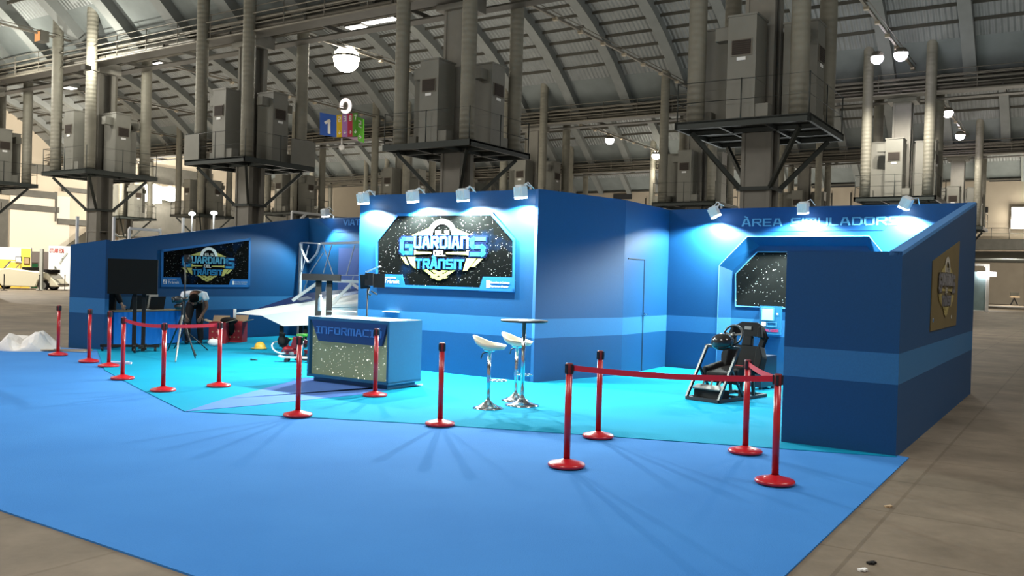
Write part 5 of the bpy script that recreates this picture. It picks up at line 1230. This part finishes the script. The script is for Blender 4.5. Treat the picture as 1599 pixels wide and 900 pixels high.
for (x0, y0, x1, y1, m) in ((26, 401, 35.5, 410.5, WHITE), (39, 402, 48, 413, mat('picture_tan', (.4, .28, .15), .6))):
    aa = Pz(x0, y0, YB); bb = Pz(x1, y1, YB); q = thing('picture_frame', 'small black framed picture on the display wall, ' + ('left one, pale' if x0 == 26 else 'right one, tan'), 'picture', Vector(((aa.x + bb.x) / 2, YB - .1, (aa.z + bb.z) / 2)), 0)
    ww, hh = bb.x - aa.x, aa.z - bb.z; MB().box((0, -.03, 0), (ww, .05, hh)).build('frame', BLACKM, q); MB().box((0, -.06, 0), (ww * .8, .02, hh * .8)).build('print', m, q)
t, a, b_, c = board('display_wall', 'white poster wall with red lettering beside the stand at the far left', 77, 384, 124, 452, YB, WHITE)
aa = Pz(78.5, 394.5, YB); bb = Pz(101, 388.5, YB); l = MB(); word(l, 'OTLAM EDG', aa.x - c.x, bb.x - c.x, aa.z, bb.z, 1.1, 2, -.085, .02); l.build('lettering', mat('poster_red', (.5, .05, .04), .6), t)
l = MB()
for (x0, y0, x1, y1) in ((98, 405, 106, 395), (94, 412, 99, 404), (86, 416, 89, 420), (84, 424, 88, 418)): l.bar(Pz(x0, y0, YB) - c + Vector((0, -.1, 0)), Pz(x1, y1, YB) - c + Vector((0, -.1, 0)), .12, .02, up=(0, 1, 0))
l.build('sketch', mat('sketch_grey', (.4, .42, .4), .6), t)
t, a, b_, c = board('display_wall', 'dark panel with green lower part between the two display walls', 49, 393, 76, 440, YB + 1, mat('panel_dark', (.12, .10, .09), .7))
gp = MB(); aa = Pz(51, 412, YB + 1); bb = Pz(60, 426, YB + 1); gp.box(((aa.x + bb.x) / 2 - c.x, -.1, aa.z / 2), (bb.x - aa.x, .03, aa.z)); gp.build('green_print', mat('print_green', (.03, .3, .12), .6), t)
pf = Pz(65.5, 389, Yc - 1.0); t = thing('booth_post', 'thick pale upright post standing in front of the car', 'post', Vector((pf.x, pf.y, 0)), 0); MB().box((0, 0, pf.z / 2), (.20, .20, pf.z)).box((0, 0, .04), (.5, .4, .08)).build('post', mat('post_grey', (.5, .52, .48), .5), t)
for (x, lb) in ((61.5, 'thin black rope post left of the thick pale post'), (101, 'thin black rope post at the tail of the car'), (6, 'thin black rope post at the front wheel of the car')):
    p = at(x, 454); t = thing('rope_post', lb, 'post', p, 0); MB().lathe([(0, 0), (.2, 0), (.2, .03), (.03, .06), (.03, 1.0), (.05, 1.05), (0, 1.1)], 12).build('post', BLACKM, t)

# far right: lit display case frame and easel
p0_ = at(1540, 488); Yd = p0_.y; kd = Yd / FPX
t = thing('display_stand', 'white framed lit display stand seen past the right wall', 'display stand', Vector((p0_.x, p0_.y, 0)), 0)
hx = lambda x: (x - 1540) * kd; hz_ = lambda y: (488 - y) * kd
b = MB(); b.box((0, 0, hz_(413) / 2), (.22, .22, hz_(413))); b.box((hx(1527), 0, hz_(414)), (1.5, .2, .18)); b.box((hx(1512), 0, hz_(413) / 2), (.2, .2, hz_(413))); b.bar((0, 0, hz_(420)), (hx(1534), 0, hz_(414)), .12); b.build('frame', WHITE, t)
MB().box((hx(1538), -.1, hz_(428.5)), (hx(1550) - hx(1524), .35, .38)).build('tube_lamp', emis('display_tube', (1, .97, 1), 9), t)
MB().box((hx(1528), .1, hz_(455)), (1.3, .08, hz_(426) - hz_(486))).build('poster', mat('display_poster', (.35, .50, .52), .6, noise=.35, nscale=1.2), t)
p0_ = at(1583.5, 477); t = thing('easel', 'small dark easel with a board against the far rear wall', 'easel', p0_, 0); ke = p0_.y / FPX
MB().box((0, 0, 16 * ke), (13 * ke, .1, 8 * ke)).build('board', mat('easel_board', (.06, .055, .04), .6), t); MB().box((0, -.1, 13 * ke), (14 * ke, .3, .2)).build('ledge', CARD, t)
for x in (-1, 1): MB().bar((x * .5, 0, 0), (-x * .1, 0, 13 * ke), .12).build('leg', BLACKM, t)
# signs on the back gallery wall
s0, z0 = onwall(1533, 332, OB, U); 
for dx, lb in ((0, 'left one of two small black square signs on the gallery wall'), (7.5, 'right one of two small black square signs on the gallery wall')):
    s, z = onwall(1533 + dx, 328, OB, U); p = OB + U * s - V * .1 + Vector((0, 0, z)); tag(MB().box((0, 0, 0), (.28, .08, .5)).build('wall_sign', BLACKM, loc=p, rz=RU), lb, 'sign')
